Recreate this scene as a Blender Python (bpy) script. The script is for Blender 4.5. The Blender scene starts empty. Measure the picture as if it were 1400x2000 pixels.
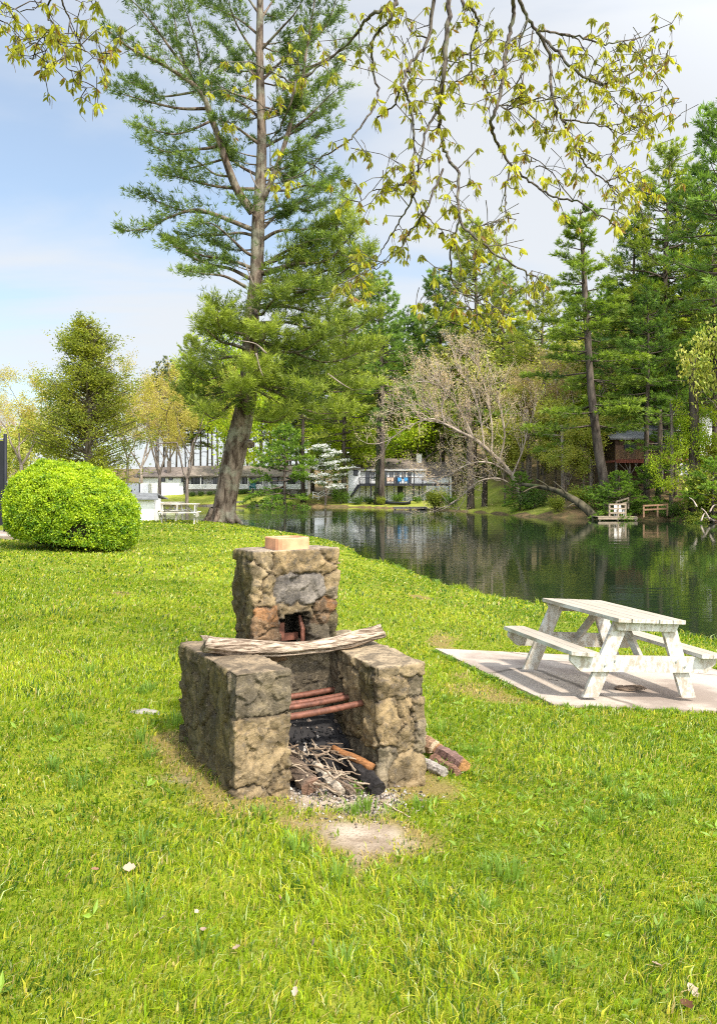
import bpy, math, random
import numpy as np
from mathutils import Vector, Matrix

random.seed(11)
rng = np.random.default_rng(7)
S = bpy.context.scene
COL = S.collection

# ------------------------------------------------------------------ camera, sky, sun, exposure
F = 1550.0            # focal length in pixels of the 2000 px high photograph
EYE = 2.6             # eye above the water (water is z = 0)
HOR = 955.0           # horizon row
cam_d = bpy.data.cameras.new("camera")
cam = bpy.data.objects.new("camera", cam_d)
COL.objects.link(cam)
cam.location = (0, 0, EYE)
cam.rotation_euler = (math.radians(90), 0, 0)
cam_d.sensor_fit = 'AUTO'
cam_d.sensor_width = 36
cam_d.lens = F / 2000 * 36
cam_d.shift_y = -(1000 - HOR) / 2000
cam_d.clip_start = 0.05
cam_d.clip_end = 3000
S.camera = cam

SUN_EL, SUN_AZ = math.radians(51), math.radians(140)      # azimuth clockwise from +Y (view direction)
W = bpy.data.worlds.new("World")
S.world = W
W.use_nodes = True
nt = W.node_tree
nt.nodes.clear()
w_out = nt.nodes.new('ShaderNodeOutputWorld')
w_bg = nt.nodes.new('ShaderNodeBackground')
sky = nt.nodes.new('ShaderNodeTexSky')
sky.sky_type = 'NISHITA'
sky.sun_disc = False
sky.sun_elevation = SUN_EL
sky.sun_rotation = SUN_AZ
sky.air_density = 1.0
sky.dust_density = 0.8
sky.ozone_density = 1.2
tc = nt.nodes.new('ShaderNodeTexCoord')
sep = nt.nodes.new('ShaderNodeSeparateXYZ')
nt.links.new(tc.outputs['Generated'], sep.inputs[0])
# thin stratus: project the view direction on a flat cloud deck
addz = nt.nodes.new('ShaderNodeMath'); addz.operation = 'ADD'; addz.inputs[1].default_value = 0.22
nt.links.new(sep.outputs['Z'], addz.inputs[0])
dx = nt.nodes.new('ShaderNodeMath'); dx.operation = 'DIVIDE'
dy = nt.nodes.new('ShaderNodeMath'); dy.operation = 'DIVIDE'
nt.links.new(sep.outputs['X'], dx.inputs[0]); nt.links.new(addz.outputs[0], dx.inputs[1])
nt.links.new(sep.outputs['Y'], dy.inputs[0]); nt.links.new(addz.outputs[0], dy.inputs[1])
comb = nt.nodes.new('ShaderNodeCombineXYZ')
nt.links.new(dx.outputs[0], comb.inputs[0]); nt.links.new(dy.outputs[0], comb.inputs[1])
n1 = nt.nodes.new('ShaderNodeTexNoise')
n1.inputs['Scale'].default_value = 1.15
n1.inputs['Detail'].default_value = 7
n1.inputs['Roughness'].default_value = 0.52
n1.inputs['Distortion'].default_value = 0.5
mp = nt.nodes.new('ShaderNodeMapping')
mp.inputs['Location'].default_value = (2.3, 8.75, 0.0)
mp.inputs['Scale'].default_value = (0.75, 1.5, 1)
nt.links.new(comb.outputs[0], mp.inputs[0]); nt.links.new(mp.outputs[0], n1.inputs[0])
# more cloud to the right of the view and low down
bias = nt.nodes.new('ShaderNodeMath'); bias.operation = 'MULTIPLY_ADD'
bias.inputs[1].default_value = 0.34
nt.links.new(sep.outputs['X'], bias.inputs[0]); nt.links.new(n1.outputs[0], bias.inputs[2])
low = nt.nodes.new('ShaderNodeMath'); low.operation = 'MULTIPLY_ADD'
low.inputs[1].default_value = -0.52
nt.links.new(sep.outputs['Z'], low.inputs[0]); nt.links.new(bias.outputs[0], low.inputs[2])
ramp = nt.nodes.new('ShaderNodeMapRange')
ramp.interpolation_type = 'SMOOTHSTEP'
ramp.inputs[1].default_value = 0.08
ramp.inputs[2].default_value = 0.42
ramp.inputs[3].default_value = 0.30
ramp.inputs[4].default_value = 0.93
nt.links.new(low.outputs[0], ramp.inputs[0])
mixc = nt.nodes.new('ShaderNodeMix'); mixc.data_type = 'RGBA'
nt.links.new(ramp.outputs[0], mixc.inputs[0])
skm = nt.nodes.new('ShaderNodeVectorMath'); skm.operation = 'MULTIPLY'; skm.inputs[1].default_value = (1.16, 1.30, 1.30)
nt.links.new(sky.outputs[0], skm.inputs[0]); nt.links.new(skm.outputs[0], mixc.inputs[6])
# added fill light: cloud veil boosted sunward, out of view behind the camera
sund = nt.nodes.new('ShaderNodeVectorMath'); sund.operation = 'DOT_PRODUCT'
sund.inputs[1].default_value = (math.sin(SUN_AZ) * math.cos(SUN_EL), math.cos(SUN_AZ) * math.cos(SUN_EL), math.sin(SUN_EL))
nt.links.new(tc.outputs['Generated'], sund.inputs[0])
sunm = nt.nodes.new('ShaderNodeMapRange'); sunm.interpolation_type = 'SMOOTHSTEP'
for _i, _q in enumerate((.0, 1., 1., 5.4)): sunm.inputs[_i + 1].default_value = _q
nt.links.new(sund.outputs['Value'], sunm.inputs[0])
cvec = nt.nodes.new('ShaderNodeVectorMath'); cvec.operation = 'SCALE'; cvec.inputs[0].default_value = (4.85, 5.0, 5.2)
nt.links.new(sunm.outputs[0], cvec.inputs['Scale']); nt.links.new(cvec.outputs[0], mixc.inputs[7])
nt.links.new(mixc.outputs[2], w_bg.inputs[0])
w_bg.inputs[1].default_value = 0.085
nt.links.new(w_bg.outputs[0], w_out.inputs[0])

sun_d = bpy.data.lights.new("sun", 'SUN')
sun_d.energy = 3.1
sun_d.angle = math.radians(4.0)
sun_d.color = (1.0, 0.93, 0.82)
sun = bpy.data.objects.new("sun", sun_d)
COL.objects.link(sun)
to_sun = Vector((math.sin(SUN_AZ) * math.cos(SUN_EL), math.cos(SUN_AZ) * math.cos(SUN_EL), math.sin(SUN_EL)))
sun.rotation_euler = to_sun.to_track_quat('Z', 'Y').to_euler()
sun.location = (20, -20, 40)

S.view_settings.view_transform = 'Standard'
S.view_settings.look = 'None'
S.view_settings.exposure = 1.06
S.view_settings.gamma = 1
S.cycles.max_bounces = 7
S.cycles.transparent_max_bounces = 6
S.cycles.use_denoising = False
S.cycles.filter_width = 1.1

# ------------------------------------------------------------------ helpers
def fx(px, d): return (px - 700.0) / F * d
def fz(py, d): return EYE - (py - HOR) / F * d
def P(px, py, d): return (fx(px, d), d, fz(py, d))

def hsh(i, j, k, s=0):
    n = (i.astype(np.int64) * 374761393 + j.astype(np.int64) * 668265263 + k.astype(np.int64) * 2147483647 + s * 974711) & 0x7fffffff
    n = ((n ^ (n >> 13)) * 1274126177) & 0x7fffffff
    n = ((n ^ (n >> 16)) * 668265263) & 0x7fffffff
    return ((n ^ (n >> 15)) & 0xffff) / 65535.0

def vnoise(p, s=0):
    p = np.asarray(p, float)
    i = np.floor(p).astype(np.int64); f = p - i
    f = f * f * (3 - 2 * f)
    r = 0
    for a in (0, 1):
        wa = f[:, 0] if a else 1 - f[:, 0]
        for b in (0, 1):
            wb = f[:, 1] if b else 1 - f[:, 1]
            for c in (0, 1):
                wc = f[:, 2] if c else 1 - f[:, 2]
                r = r + wa * wb * wc * hsh(i[:, 0] + a, i[:, 1] + b, i[:, 2] + c, s)
    return r * 2 - 1

def fbm(p, o=4, s=0):
    p = np.asarray(p, float); r = 0; a = 0.5
    for k in range(o):
        r = r + a * vnoise(p * (2 ** k) + 17.3 * k, s + k); a *= .5
    return r

def fbm2(x, y, o=4, s=0):
    return fbm(np.stack([x, y, np.zeros_like(x) + .37], 1), o, s)

def sstep(a, b, x):
    t = np.clip((x - a) / (b - a), 0, 1); return t * t * (3 - 2 * t)

def nrm(v):
    v = np.asarray(v, float)
    return v / np.maximum(np.linalg.norm(v, axis=-1, keepdims=True), 1e-9)

class G:
    """collects geometry for ONE mesh"""
    def __init__(s): s.V = []; s.Q = []; s.T = []; s.C = []; s.n = 0
    def add(s, V, Q=None, T=None, C=None):
        V = np.asarray(V, np.float32).reshape(-1, 3)
        s.V.append(V)
        if Q is not None and len(Q): s.Q.append(np.asarray(Q, np.int64).reshape(-1, 4) + s.n)
        if T is not None and len(T): s.T.append(np.asarray(T, np.int64).reshape(-1, 3) + s.n)
        if C is None: C = (1, 1, 1)
        C = np.asarray(C, np.float32)
        if C.ndim == 1: C = np.tile(C, (len(V), 1))
        s.C.append(C); s.n += len(V)
    def build(s, name, mat, parent=None, smooth=False, bevel=0, loc=None):
        V = np.concatenate(s.V); C = np.concatenate(s.C)
        Q = np.concatenate(s.Q) if s.Q else np.zeros((0, 4), np.int64)
        T = np.concatenate(s.T) if s.T else np.zeros((0, 3), np.int64)
        me = bpy.data.meshes.new(name)
        me.vertices.add(len(V)); me.vertices.foreach_set('co', V.astype(np.float32).ravel())
        lo = np.concatenate([Q.ravel(), T.ravel()])
        me.loops.add(len(lo)); me.loops.foreach_set('vertex_index', lo.astype(np.int32))
        st = np.concatenate([np.arange(len(Q)) * 4, len(Q) * 4 + np.arange(len(T)) * 3])
        me.polygons.add(len(st)); me.polygons.foreach_set('loop_start', st.astype(np.int32))
        me.polygons.foreach_set('use_smooth', np.full(len(st), smooth))
        a = me.attributes.new('tint', 'FLOAT_COLOR', 'POINT')
        a.data.foreach_set('color', np.concatenate([C[:, :3], np.ones((len(C), 1), np.float32)], 1).astype(np.float32).ravel())
        me.update(calc_edges=True)
        me.materials.append(mat)
        o = bpy.data.objects.new(name, me); COL.objects.link(o)
        if parent is not None: o.parent = parent
        if loc is not None: o.location = loc
        if bevel:
            m = o.modifiers.new('Bevel', 'BEVEL'); m.width = bevel; m.segments = 2; m.limit_method = 'ANGLE'
        return o
    # -- shapes
    def box(s, x0, x1, y0, y1, z0, z1, C=None):
        V = [(x0, y0, z0), (x1, y0, z0), (x1, y1, z0), (x0, y1, z0), (x0, y0, z1), (x1, y0, z1), (x1, y1, z1), (x0, y1, z1)]
        s.add(V, [(0, 3, 2, 1), (4, 5, 6, 7), (0, 1, 5, 4), (1, 2, 6, 5), (2, 3, 7, 6), (3, 0, 4, 7)], None, C)
    def beam(s, a, b, w, t, up=(0, 0, 1), C=None):
        a = np.array(a, float); b = np.array(b, float); d = nrm(b - a)
        x = nrm(np.cross(d, np.array(up, float))); z = np.cross(x, d)
        V = []
        for p in (a, b):
            for sx, sz in ((-1, -1), (1, -1), (1, 1), (-1, 1)): V.append(p + x * w / 2 * sx + z * t / 2 * sz)
        s.add(V, [(0, 1, 2, 3), (7, 6, 5, 4), (0, 4, 5, 1), (1, 5, 6, 2), (2, 6, 7, 3), (3, 7, 4, 0)], None, C)
    def tube(s, pts, rad, n=8, C=None, cap=True, rough=0.0, seed=0):
        pts = np.asarray(pts, float); m = len(pts)
        rad = np.broadcast_to(np.asarray(rad, float), (m,))
        tg = np.gradient(pts, axis=0); tg = nrm(tg)
        u = np.zeros((m, 3)); r0 = np.array([0, 0, 1.0]) if abs(tg[0][2]) < .9 else np.array([1.0, 0, 0])
        u[0] = nrm(np.cross(tg[0], r0))
        for i in range(1, m):
            q = u[i - 1] - tg[i] * np.dot(u[i - 1], tg[i]); u[i] = nrm(q)
        v = np.cross(tg, u)
        an = np.arange(n) / n * 2 * math.pi
        ring = u[:, None, :] * np.cos(an)[None, :, None] + v[:, None, :] * np.sin(an)[None, :, None]
        R = rad[:, None] * np.ones((1, n))
        V = pts[:, None, :] + ring * R[:, :, None]
        if rough:
            q = V.reshape(-1, 3); dn = fbm(q * (0.35 / max(rad.max(), .01)) + seed, 3, seed).reshape(m, n)
            V = pts[:, None, :] + ring * (R * (1 + rough * dn))[:, :, None]
        V = V.reshape(-1, 3)
        i, j = np.meshgrid(np.arange(m - 1), np.arange(n), indexing='ij')
        a = i * n + j; b = i * n + (j + 1) % n
        Q = np.stack([a, b, b + n, a + n], -1).reshape(-1, 4)
        T = None
        if cap:
            V = np.concatenate([V, pts[:1], pts[-1:]])
            k = m * n; jj = np.arange(n); j2 = (jj + 1) % n
            T = np.concatenate([np.stack([j2, jj, np.full(n, k)], 1), np.stack([jj + k - n, j2 + k - n, np.full(n, k + 1)], 1)])
        s.add(V, Q, T, C)

def cat(pts, k=6):
    """Catmull-Rom through the points"""
    p = np.asarray(pts, float)
    if len(p) < 3:
        t = np.linspace(0, 1, k + 1)[:, None]; return p[0] * (1 - t) + p[-1] * t
    q = np.concatenate([[2 * p[0] - p[1]], p, [2 * p[-1] - p[-2]]]); out = []
    for i in range(1, len(q) - 2):
        for t in np.arange(k) / k:
            a, b, c, d = q[i - 1], q[i], q[i + 1], q[i + 2]
            out.append(.5 * ((2 * b) + (c - a) * t + (2 * a - 5 * b + 4 * c - d) * t * t + (3 * b - a - 3 * c + d) * t ** 3))
    out.append(p[-1]); return np.array(out)

def empty(name, loc=(0, 0, 0), rz=0):
    o = bpy.data.objects.new(name, None); COL.objects.link(o); o.empty_display_size = .2
    o.location = loc; o.rotation_euler = (0, 0, rz); return o

def tag(o, label=None, cat_=None, group=None, kind=None):
    if label: o['label'] = label
    if cat_: o['category'] = cat_
    if group: o['group'] = group
    if kind: o['kind'] = kind
    return o

def copy_tree(o, parent=None):
    c = o.copy(); COL.objects.link(c)
    if parent is not None: c.parent = parent
    for k in list(o.children): copy_tree(k, c)
    return c

def tufts(g, Pn, D, n, L, w, spread, tint, tv=.25, lens=None):
    """needle / blade triangles fanned round every point"""
    Pn = np.repeat(np.asarray(Pn, float), n, 0); D = np.repeat(nrm(D), n, 0); N = len(Pn)
    tt = np.repeat(np.asarray(tint, float), n, 0)
    d = nrm(D + rng.normal(0, spread, (N, 3)))
    ln = L * rng.uniform(.65, 1.15, N)
    if lens is not None: ln = ln * np.repeat(lens, n)
    b = Pn + rng.normal(0, .12 * L, (N, 3)); tip = b + d * ln[:, None]
    sx = nrm(np.cross(d, rng.normal(0, 1, (N, 3)))) * (w * rng.uniform(.6, 1.3, N))[:, None]
    m = b + d * (ln * .35)[:, None]
    V = np.stack([b, m + sx, tip, m - sx], 1).reshape(-1, 3)
    k = np.arange(N) * 4
    C = np.repeat(tt * rng.uniform(1 - tv, 1 + tv, (N, 1)), 4, 0)
    g.add(V, np.stack([k, k + 1, k + 2, k + 3], 1), None, C)

def leaves(g, Pn, L, w, tint, D=None, spread=1.0, tv=.2, fold=.25, face=None):
    """one folded pointed leaf per point"""
    Pn = np.asarray(Pn, float); N = len(Pn)
    d = rng.normal(0, 1, (N, 3)) if D is None else nrm(D) + rng.normal(0, spread, (N, 3))
    d = nrm(d); sx = nrm(np.cross(d, rng.normal(0, 1, (N, 3)) if face is None else face + rng.normal(0, .45, (N, 3)))); up = np.cross(sx, d)
    ln = (L * rng.uniform(.6, 1.2, N))[:, None]; ww = (w * rng.uniform(.7, 1.2, N))[:, None]
    m = Pn + d * ln * .45
    V = np.stack([Pn, m + sx * ww / 2 + up * ww * fold, Pn + d * ln, m - sx * ww / 2 + up * ww * fold], 1).reshape(-1, 3)
    k = np.arange(N) * 4
    C = np.repeat(np.asarray(tint, float) * rng.uniform(1 - tv, 1 + tv, (N, 1)), 4, 0)
    g.add(V, None, np.concatenate([np.stack([k, k + 1, k + 2], 1), np.stack([k, k + 2, k + 3], 1)]), C)

# ------------------------------------------------------------------ materials
class NM:
    def __init__(s, name):
        s.m = bpy.data.materials.new(name); s.m.use_nodes = True
        s.t = s.m.node_tree; s.t.nodes.clear()
        s.out = s.n('ShaderNodeOutputMaterial'); s.b = s.n('ShaderNodeBsdfPrincipled')
        s.t.links.new(s.b.outputs[0], s.out.inputs[0])
    def n(s, t, **k):
        o = s.t.nodes.new(t)
        for a, v in k.items(): setattr(o, a, v)
        return o
    def l(s, a, b): s.t.links.new(a, b)
    def setp(s, **k):
        for a, v in k.items(): s.b.inputs[a.replace('_', ' ')].default_value = v
    def noise(s, scale, detail=4, rough=.55, coord='Object', stretch=None, dist=0):
        tc_ = s.n('ShaderNodeTexCoord'); no = s.n('ShaderNodeTexNoise')
        no.inputs['Scale'].default_value = scale; no.inputs['Detail'].default_value = detail
        no.inputs['Roughness'].default_value = rough; no.inputs['Distortion'].default_value = dist
        if stretch:
            mp_ = s.n('ShaderNodeMapping'); mp_.inputs['Scale'].default_value = stretch
            s.l(tc_.outputs[coord], mp_.inputs[0]); s.l(mp_.outputs[0], no.inputs[0])
        else: s.l(tc_.outputs[coord], no.inputs[0])
        return no.outputs[0]
    def rng(s, v, a, b, c=0., d=1., smooth=True):
        r = s.n('ShaderNodeMapRange'); r.interpolation_type = 'SMOOTHSTEP' if smooth else 'LINEAR'
        for i, q in enumerate((a, b, c, d)): r.inputs[i + 1].default_value = q
        s.l(v, r.inputs[0]); return r.outputs[0]
    def mix(s, f, a, b, mode='MIX'):
        m = s.n('ShaderNodeMix', data_type='RGBA', blend_type=mode)
        for sock, q in ((m.inputs[0], f), (m.inputs[6], a), (m.inputs[7], b)):
            if isinstance(q, (int, float)): sock.default_value = q
            elif isinstance(q, tuple): sock.default_value = (*q, 1) if len(q) == 3 else q
            else: s.l(q, sock)
        return m.outputs[2]
    def math(s, op, a, b):
        m = s.n('ShaderNodeMath', operation=op)
        for i, q in enumerate((a, b)):
            if isinstance(q, (int, float)): m.inputs[i].default_value = q
            else: s.l(q, m.inputs[i])
        return m.outputs[0]
    def tint(s):
        a = s.n('ShaderNodeAttribute'); a.attribute_name = 'tint'; return a.outputs['Color']
    def bump(s, v, strength=.5, dist=.01):
        b = s.n('ShaderNodeBump'); b.inputs['Strength'].default_value = strength; b.inputs['Distance'].default_value = dist
        s.l(v, b.inputs['Height']); s.l(b.outputs[0], s.b.inputs['Normal']); return b
    def col(s, c):
        if isinstance(c, tuple): s.b.inputs['Base Color'].default_value = (*c, 1)
        else: s.l(c, s.b.inputs['Base Color'])

def m_foliage(name, trans=.35, rough=.55, spec=.25, boost=(1.5, 1.5, .7)):
    m = NM(name); c = m.tint(); m.col(c); m.setp(Roughness=rough, Specular_IOR_Level=spec)
    tr = m.n('ShaderNodeBsdfTranslucent'); m.l(m.mix(1.0, c, boost, 'MULTIPLY'), tr.inputs[0])
    mx = m.n('ShaderNodeMixShader'); mx.inputs[0].default_value = trans
    m.l(m.b.outputs[0], mx.inputs[1]); m.l(tr.outputs[0], mx.inputs[2]); m.l(mx.outputs[0], m.out.inputs[0])
    return m.m

def m_simple(name, c, rough=.7, var=.25, scale=3., bump=0., bdist=.01, spec=.3, metal=0., stretch=None, usetint=False, detail=5):
    m = NM(name); no = m.noise(scale, detail, .6, stretch=stretch)
    f = m.rng(no, .3, .7, 1 - var, 1 + var, False)
    base = m.tint() if usetint else c
    cc = m.n('ShaderNodeCombineColor')
    for i in range(3): m.l(f, cc.inputs[i])
    m.col(m.mix(1.0, base, cc.outputs[0], 'MULTIPLY'))
    m.setp(Roughness=rough, Specular_IOR_Level=spec, Metallic=metal)
    if bump: m.bump(no, bump, bdist)
    return m.m

def m_bark(name, dark, light, scale=3., bump=.8, moss=None, bd=.06, st=(1, 1, .28)):
    m = NM(name)
    a = m.noise(scale, 8, .65, stretch=st, dist=.6); b = m.noise(scale * .35, 4, .6)
    c = m.mix(m.rng(a, .36, .64), dark, light)
    if moss: c = m.mix(m.math('MULTIPLY', m.rng(b, .48, .68), .6), c, moss)
    m.col(c); m.setp(Roughness=.92, Specular_IOR_Level=.1); m.bump(a, bump, bd); return m.m

MAT = {}
MAT['needle'] = m_foliage('pine_needles', .42, .5, .3, (1.3, 1.4, .6))
MAT['leaf'] = m_foliage('leaf', .4, .5, .3)
MAT['oakleaf'] = m_foliage('oak_leaf', .5, .45, .35, (1.5, 1.45, .5))
MAT['grass'] = m_foliage('grass_blades', .5, .45, .35, (1.35, 1.35, .6))
MAT['blossom'] = m_foliage('blossom', .3, .6, .2, (1, 1, 1))
MAT['boxleaf'] = m_foliage('box_leaf', .4, .42, .4, (1.5, 1.45, .5))
MAT['bark_pine'] = m_bark('pine_bark', (.035, .022, .015), (.215, .165, .125), 4.2, 1.0, (.30, .30, .22), .07)
MAT['bark_far'] = m_bark('far_bark', (.05, .038, .03), (.15, .12, .095), 2., .5)
MAT['bark_pale'] = m_bark('pale_bark', (.24, .19, .15), (.48, .40, .33), 2., .4)
MAT['bark_grey'] = m_bark('grey_bark', (.10, .08, .062), (.27, .22, .18), 2., .5)
MAT['bark_oak'] = m_bark('oak_bark', (.028, .022, .018), (.14, .115, .095), 22., .7, (.13, .15, .08), .01)
MAT['bark_ivy'] = m_bark('mossy_bark', (.03, .028, .018), (.13, .11, .07), 2., .6, (.05, .09, .02))
MAT['driftwood'] = m_bark('driftwood', (.10, .068, .045), (.52, .41, .31), 7., .9, None, .02, (.9, 9, 9))
MAT['charred'] = m_simple('charred_wood', (.018, .015, .014), .85, .6, 30., 1., .02)
MAT['twig'] = m_simple('twig_bark', (.30, .22, .15), .8, .4, 40., .4, .004, usetint=True)
MAT['firewood'] = m_simple('split_wood', (.30, .17, .08), .8, .45, 18., .8, .01, usetint=True, stretch=(1, 6, 6))
MAT['rust'] = m_simple('rusty_iron', (.15, .058, .036), .62, .5, 28., .5, .004, spec=.4, metal=.25)
MAT['terracotta'] = m_simple('terracotta', (.58, .29, .16), .85, .32, 9., .3, .004)
MAT['white'] = m_simple('white_paint', (.78, .77, .74), .6, .06, 8., .1, .004)
MAT['white_wall'] = m_simple('white_siding', (.80, .80, .80), .7, .07, .8, 0)
MAT['dark_glass'] = m_simple('window_glass', (.025, .03, .04), .12, .3, .6, 0, spec=.6)
MAT['dark_trim'] = m_simple('dark_trim', (.03, .03, .038), .6, .2, 2.)
MAT['roof'] = m_simple('roof_shingle', (.19, .155, .135), .9, .35, 1.6, .4, .05)
MAT['roof_warm'] = m_simple('roof_shingle_warm', (.23, .19, .155), .9, .35, 1.6, .4, .05)
MAT['roof_grey'] = m_simple('grey_shingle', (.16, .165, .17), .9, .3, 6., .4, .02)
MAT['deck_wood'] = m_simple('deck_wood', (.27, .16, .09), .8, .35, 3., .3, .02)
MAT['dark_wood'] = m_simple('dark_stained_wood', (.085, .052, .034), .85, .3, 3.)
MAT['red_wood'] = m_simple('red_stained_wood', (.25, .075, .05), .75, .3, 3., .3, .02)
MAT['orange_wood'] = m_simple('orange_stained_wood', (.45, .17, .04), .7, .2, 3.)
MAT['raw_wood'] = m_simple('raw_lumber', (.33, .26, .185), .8, .2, 4.)
MAT['grey_wood'] = m_simple('weathered_wood', (.20, .175, .15), .9, .35, 5., .4, .02)
MAT['blue'] = m_simple('blue_plastic', (.02, .22, .48), .4, .08, 3.)
MAT['teal'] = m_simple('teal_paint', (.015, .13, .14), .5, .08, 3.)
MAT['beige'] = m_simple('beige_fabric', (.48, .36, .28), .8, .08, 3.)
MAT['canoe'] = m_simple('dark_hull', (.02, .022, .026), .35, .2, 3.)
MAT['black_mesh'] = m_simple('black_windscreen', (.012, .013, .017), .65, .25, 3., .2, .02)
MAT['steel'] = m_simple('galvanised_steel', (.42, .43, .45), .4, .15, 9., metal=.7)
MAT['dry_leaf'] = m_foliage('dry_leaf', .25, .7, .2, (1, .9, .7))
MAT['ash'] = m_simple('ash_chips', (.2, .19, .18), .95, .3, 30., usetint=True)
MAT['rock'] = m_simple('rock', (.26, .24, .21), .9, .35, 9., .7, .02)

def m_paint():
    m = NM('weathered_white_paint')
    a = m.noise(3.4, 8, .72, stretch=(5., .9, 3.0)); b = m.noise(2.2, 5, .6); c = m.noise(40, 4, .6, stretch=(1, .12, 1))
    geo = m.n('ShaderNodeNewGeometry'); sx = m.n('ShaderNodeSeparateXYZ'); m.l(geo.outputs['Normal'], sx.inputs[0])
    upf = m.rng(sx.outputs[2], .5, .9, .0, .21)
    wear = m.rng(m.math('ADD', m.math('ADD', a, upf), m.math('MULTIPLY', b, .25)), .565, .70)
    base = m.mix(m.rng(b, .4, .65), (.55, .54, .50), (.42, .41, .365))
    col = m.mix(m.math('MULTIPLY', wear, .8), base, m.mix(c, (.22, .17, .12), (.42, .36, .28)))
    m.col(col); m.setp(Roughness=.68, Specular_IOR_Level=.25); m.bump(m.math('ADD', c, wear), .25, .003); return m.m
MAT['paint'] = m_paint()

def m_concrete():
    m = NM('pad_concrete'); a = m.noise(.9, 6, .62); b = m.noise(26, 5, .7); c = m.noise(140, 3, .6)
    vo = m.n('ShaderNodeTexVoronoi', feature='DISTANCE_TO_EDGE'); vo.inputs['Scale'].default_value = .42; tcv = m.n('ShaderNodeTexCoord'); nv = m.n('ShaderNodeTexNoise'); nv.inputs['Scale'].default_value = 2.5; m.l(tcv.outputs['Object'], nv.inputs[0]); mv = m.n('ShaderNodeMix', data_type='VECTOR'); mv.inputs[0].default_value = .12; m.l(tcv.outputs['Object'], mv.inputs[4]); m.l(nv.outputs[1], mv.inputs[5]); m.l(mv.outputs[1], vo.inputs[0])
    crk = m.rng(vo.outputs['Distance'], .0, .012, 1., 0.)
    col = m.mix(m.rng(a, .40, .62), (.43, .365, .305), (.25, .20, .165)); col = m.mix(m.math('MULTIPLY', crk, .75), col, (.09, .075, .06))
    col = m.mix(m.math('MULTIPLY', m.rng(b, .52, .72), .35), col, (.22, .18, .15))
    m.col(col); m.setp(Roughness=.9, Specular_IOR_Level=.15); m.bump(m.math('ADD', b, c), .35, .006); return m.m
MAT['concrete'] = m_concrete()

def m_stone():
    """field stone; tint.rgb = the stone's own colour"""
    m = NM('field_stone')
    a = m.noise(7., 8, .68, dist=.8); b = m.noise(26., 8, .72, dist=.5); c = m.noise(2.3, 5, .6); e = m.noise(95., 5, .7)
    col = m.mix(m.rng(a, .40, .62), m.mix(1., m.tint(), (.37, .35, .32), 'MULTIPLY'), m.mix(1., m.tint(), (.90, .83, .72), 'MULTIPLY'))
    col = m.mix(m.math('MULTIPLY', m.rng(b, .51, .62), .62), col, (.085, .072, .058)); col = m.mix(m.math('MULTIPLY', m.rng(e, .54, .66), .35), col, (.075, .062, .048))
    col = m.mix(m.math('MULTIPLY', m.rng(e, .45, .34), .35), col, (.40, .33, .23))
    col = m.mix(m.math('MULTIPLY', m.rng(c, .57, .74), .35), col, (.13, .13, .07))
    m.col(col); m.setp(Roughness=.93, Specular_IOR_Level=.12)
    m.bump(m.math('ADD', m.math('MULTIPLY', b, 1.0), m.math('MULTIPLY', e, .45)), .85, .012); return m.m
MAT['stone'] = m_stone()

def m_lawn():
    m = NM('lawn_soil'); a = m.noise(.55, 6, .6); b = m.noise(5.5, 5, .6); c = m.noise(60, 4, .6)
    g = m.mix(m.rng(a, .35, .65), (.11, .155, .012), (.20, .235, .018))
    g = m.mix(m.math('MULTIPLY', m.rng(b, .45, .7), .5), g, (.21, .19, .05))
    g = m.mix(m.math('MULTIPLY', m.rng(c, .5, .75), .5), g, (.05, .05, .015))
    dirt = m.mix(m.rng(b, .3, .7), (.42, .345, .265), (.22, .165, .115))
    dirt = m.mix(m.math('MULTIPLY', m.rng(c, .55, .7), .6), dirt, (.12, .085, .055))
    sx = m.n('ShaderNodeSeparateColor'); m.l(m.tint(), sx.inputs[0])
    f = m.rng(m.math('ADD', sx.outputs[0], m.math('MULTIPLY', m.math('SUBTRACT', b, .5), .7)), .25, .95)
    straw = m.mix(m.rng(c, .3, .7), (.26, .18, .075), (.15, .10, .045))
    f2 = m.rng(m.math('ADD', sx.outputs[1], m.math('MULTIPLY', m.math('SUBTRACT', b, .5), .9)), .35, .75)
    col = m.mix(m.math('MULTIPLY', f2, .8), g, straw); col = m.mix(f, col, dirt)
    m.col(col); m.setp(Roughness=.95, Specular_IOR_Level=.1); m.bump(c, .6, .02); return m.m
MAT['lawn'] = m_lawn()

def m_bank():
    m = NM('bank_soil'); a = m.noise(.12, 6, .6); b = m.noise(1.2, 5, .6)
    g = m.mix(m.rng(b, .35, .65), (.22, .27, .03), (.34, .34, .07))
    soil = m.mix(m.rng(b, .3, .7), (.24, .155, .08), (.09, .085, .035))
    sx = m.n('ShaderNodeSeparateColor'); m.l(m.tint(), sx.inputs[0])
    f = m.rng(m.math('ADD', sx.outputs[0], m.math('MULTIPLY', m.math('SUBTRACT', a, .5), .8)), .35, .6)
    m.col(m.mix(f, g, soil)); m.setp(Roughness=.95, Specular_IOR_Level=.1); m.bump(b, .5, .1); return m.m
MAT['bank'] = m_bank()

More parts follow.
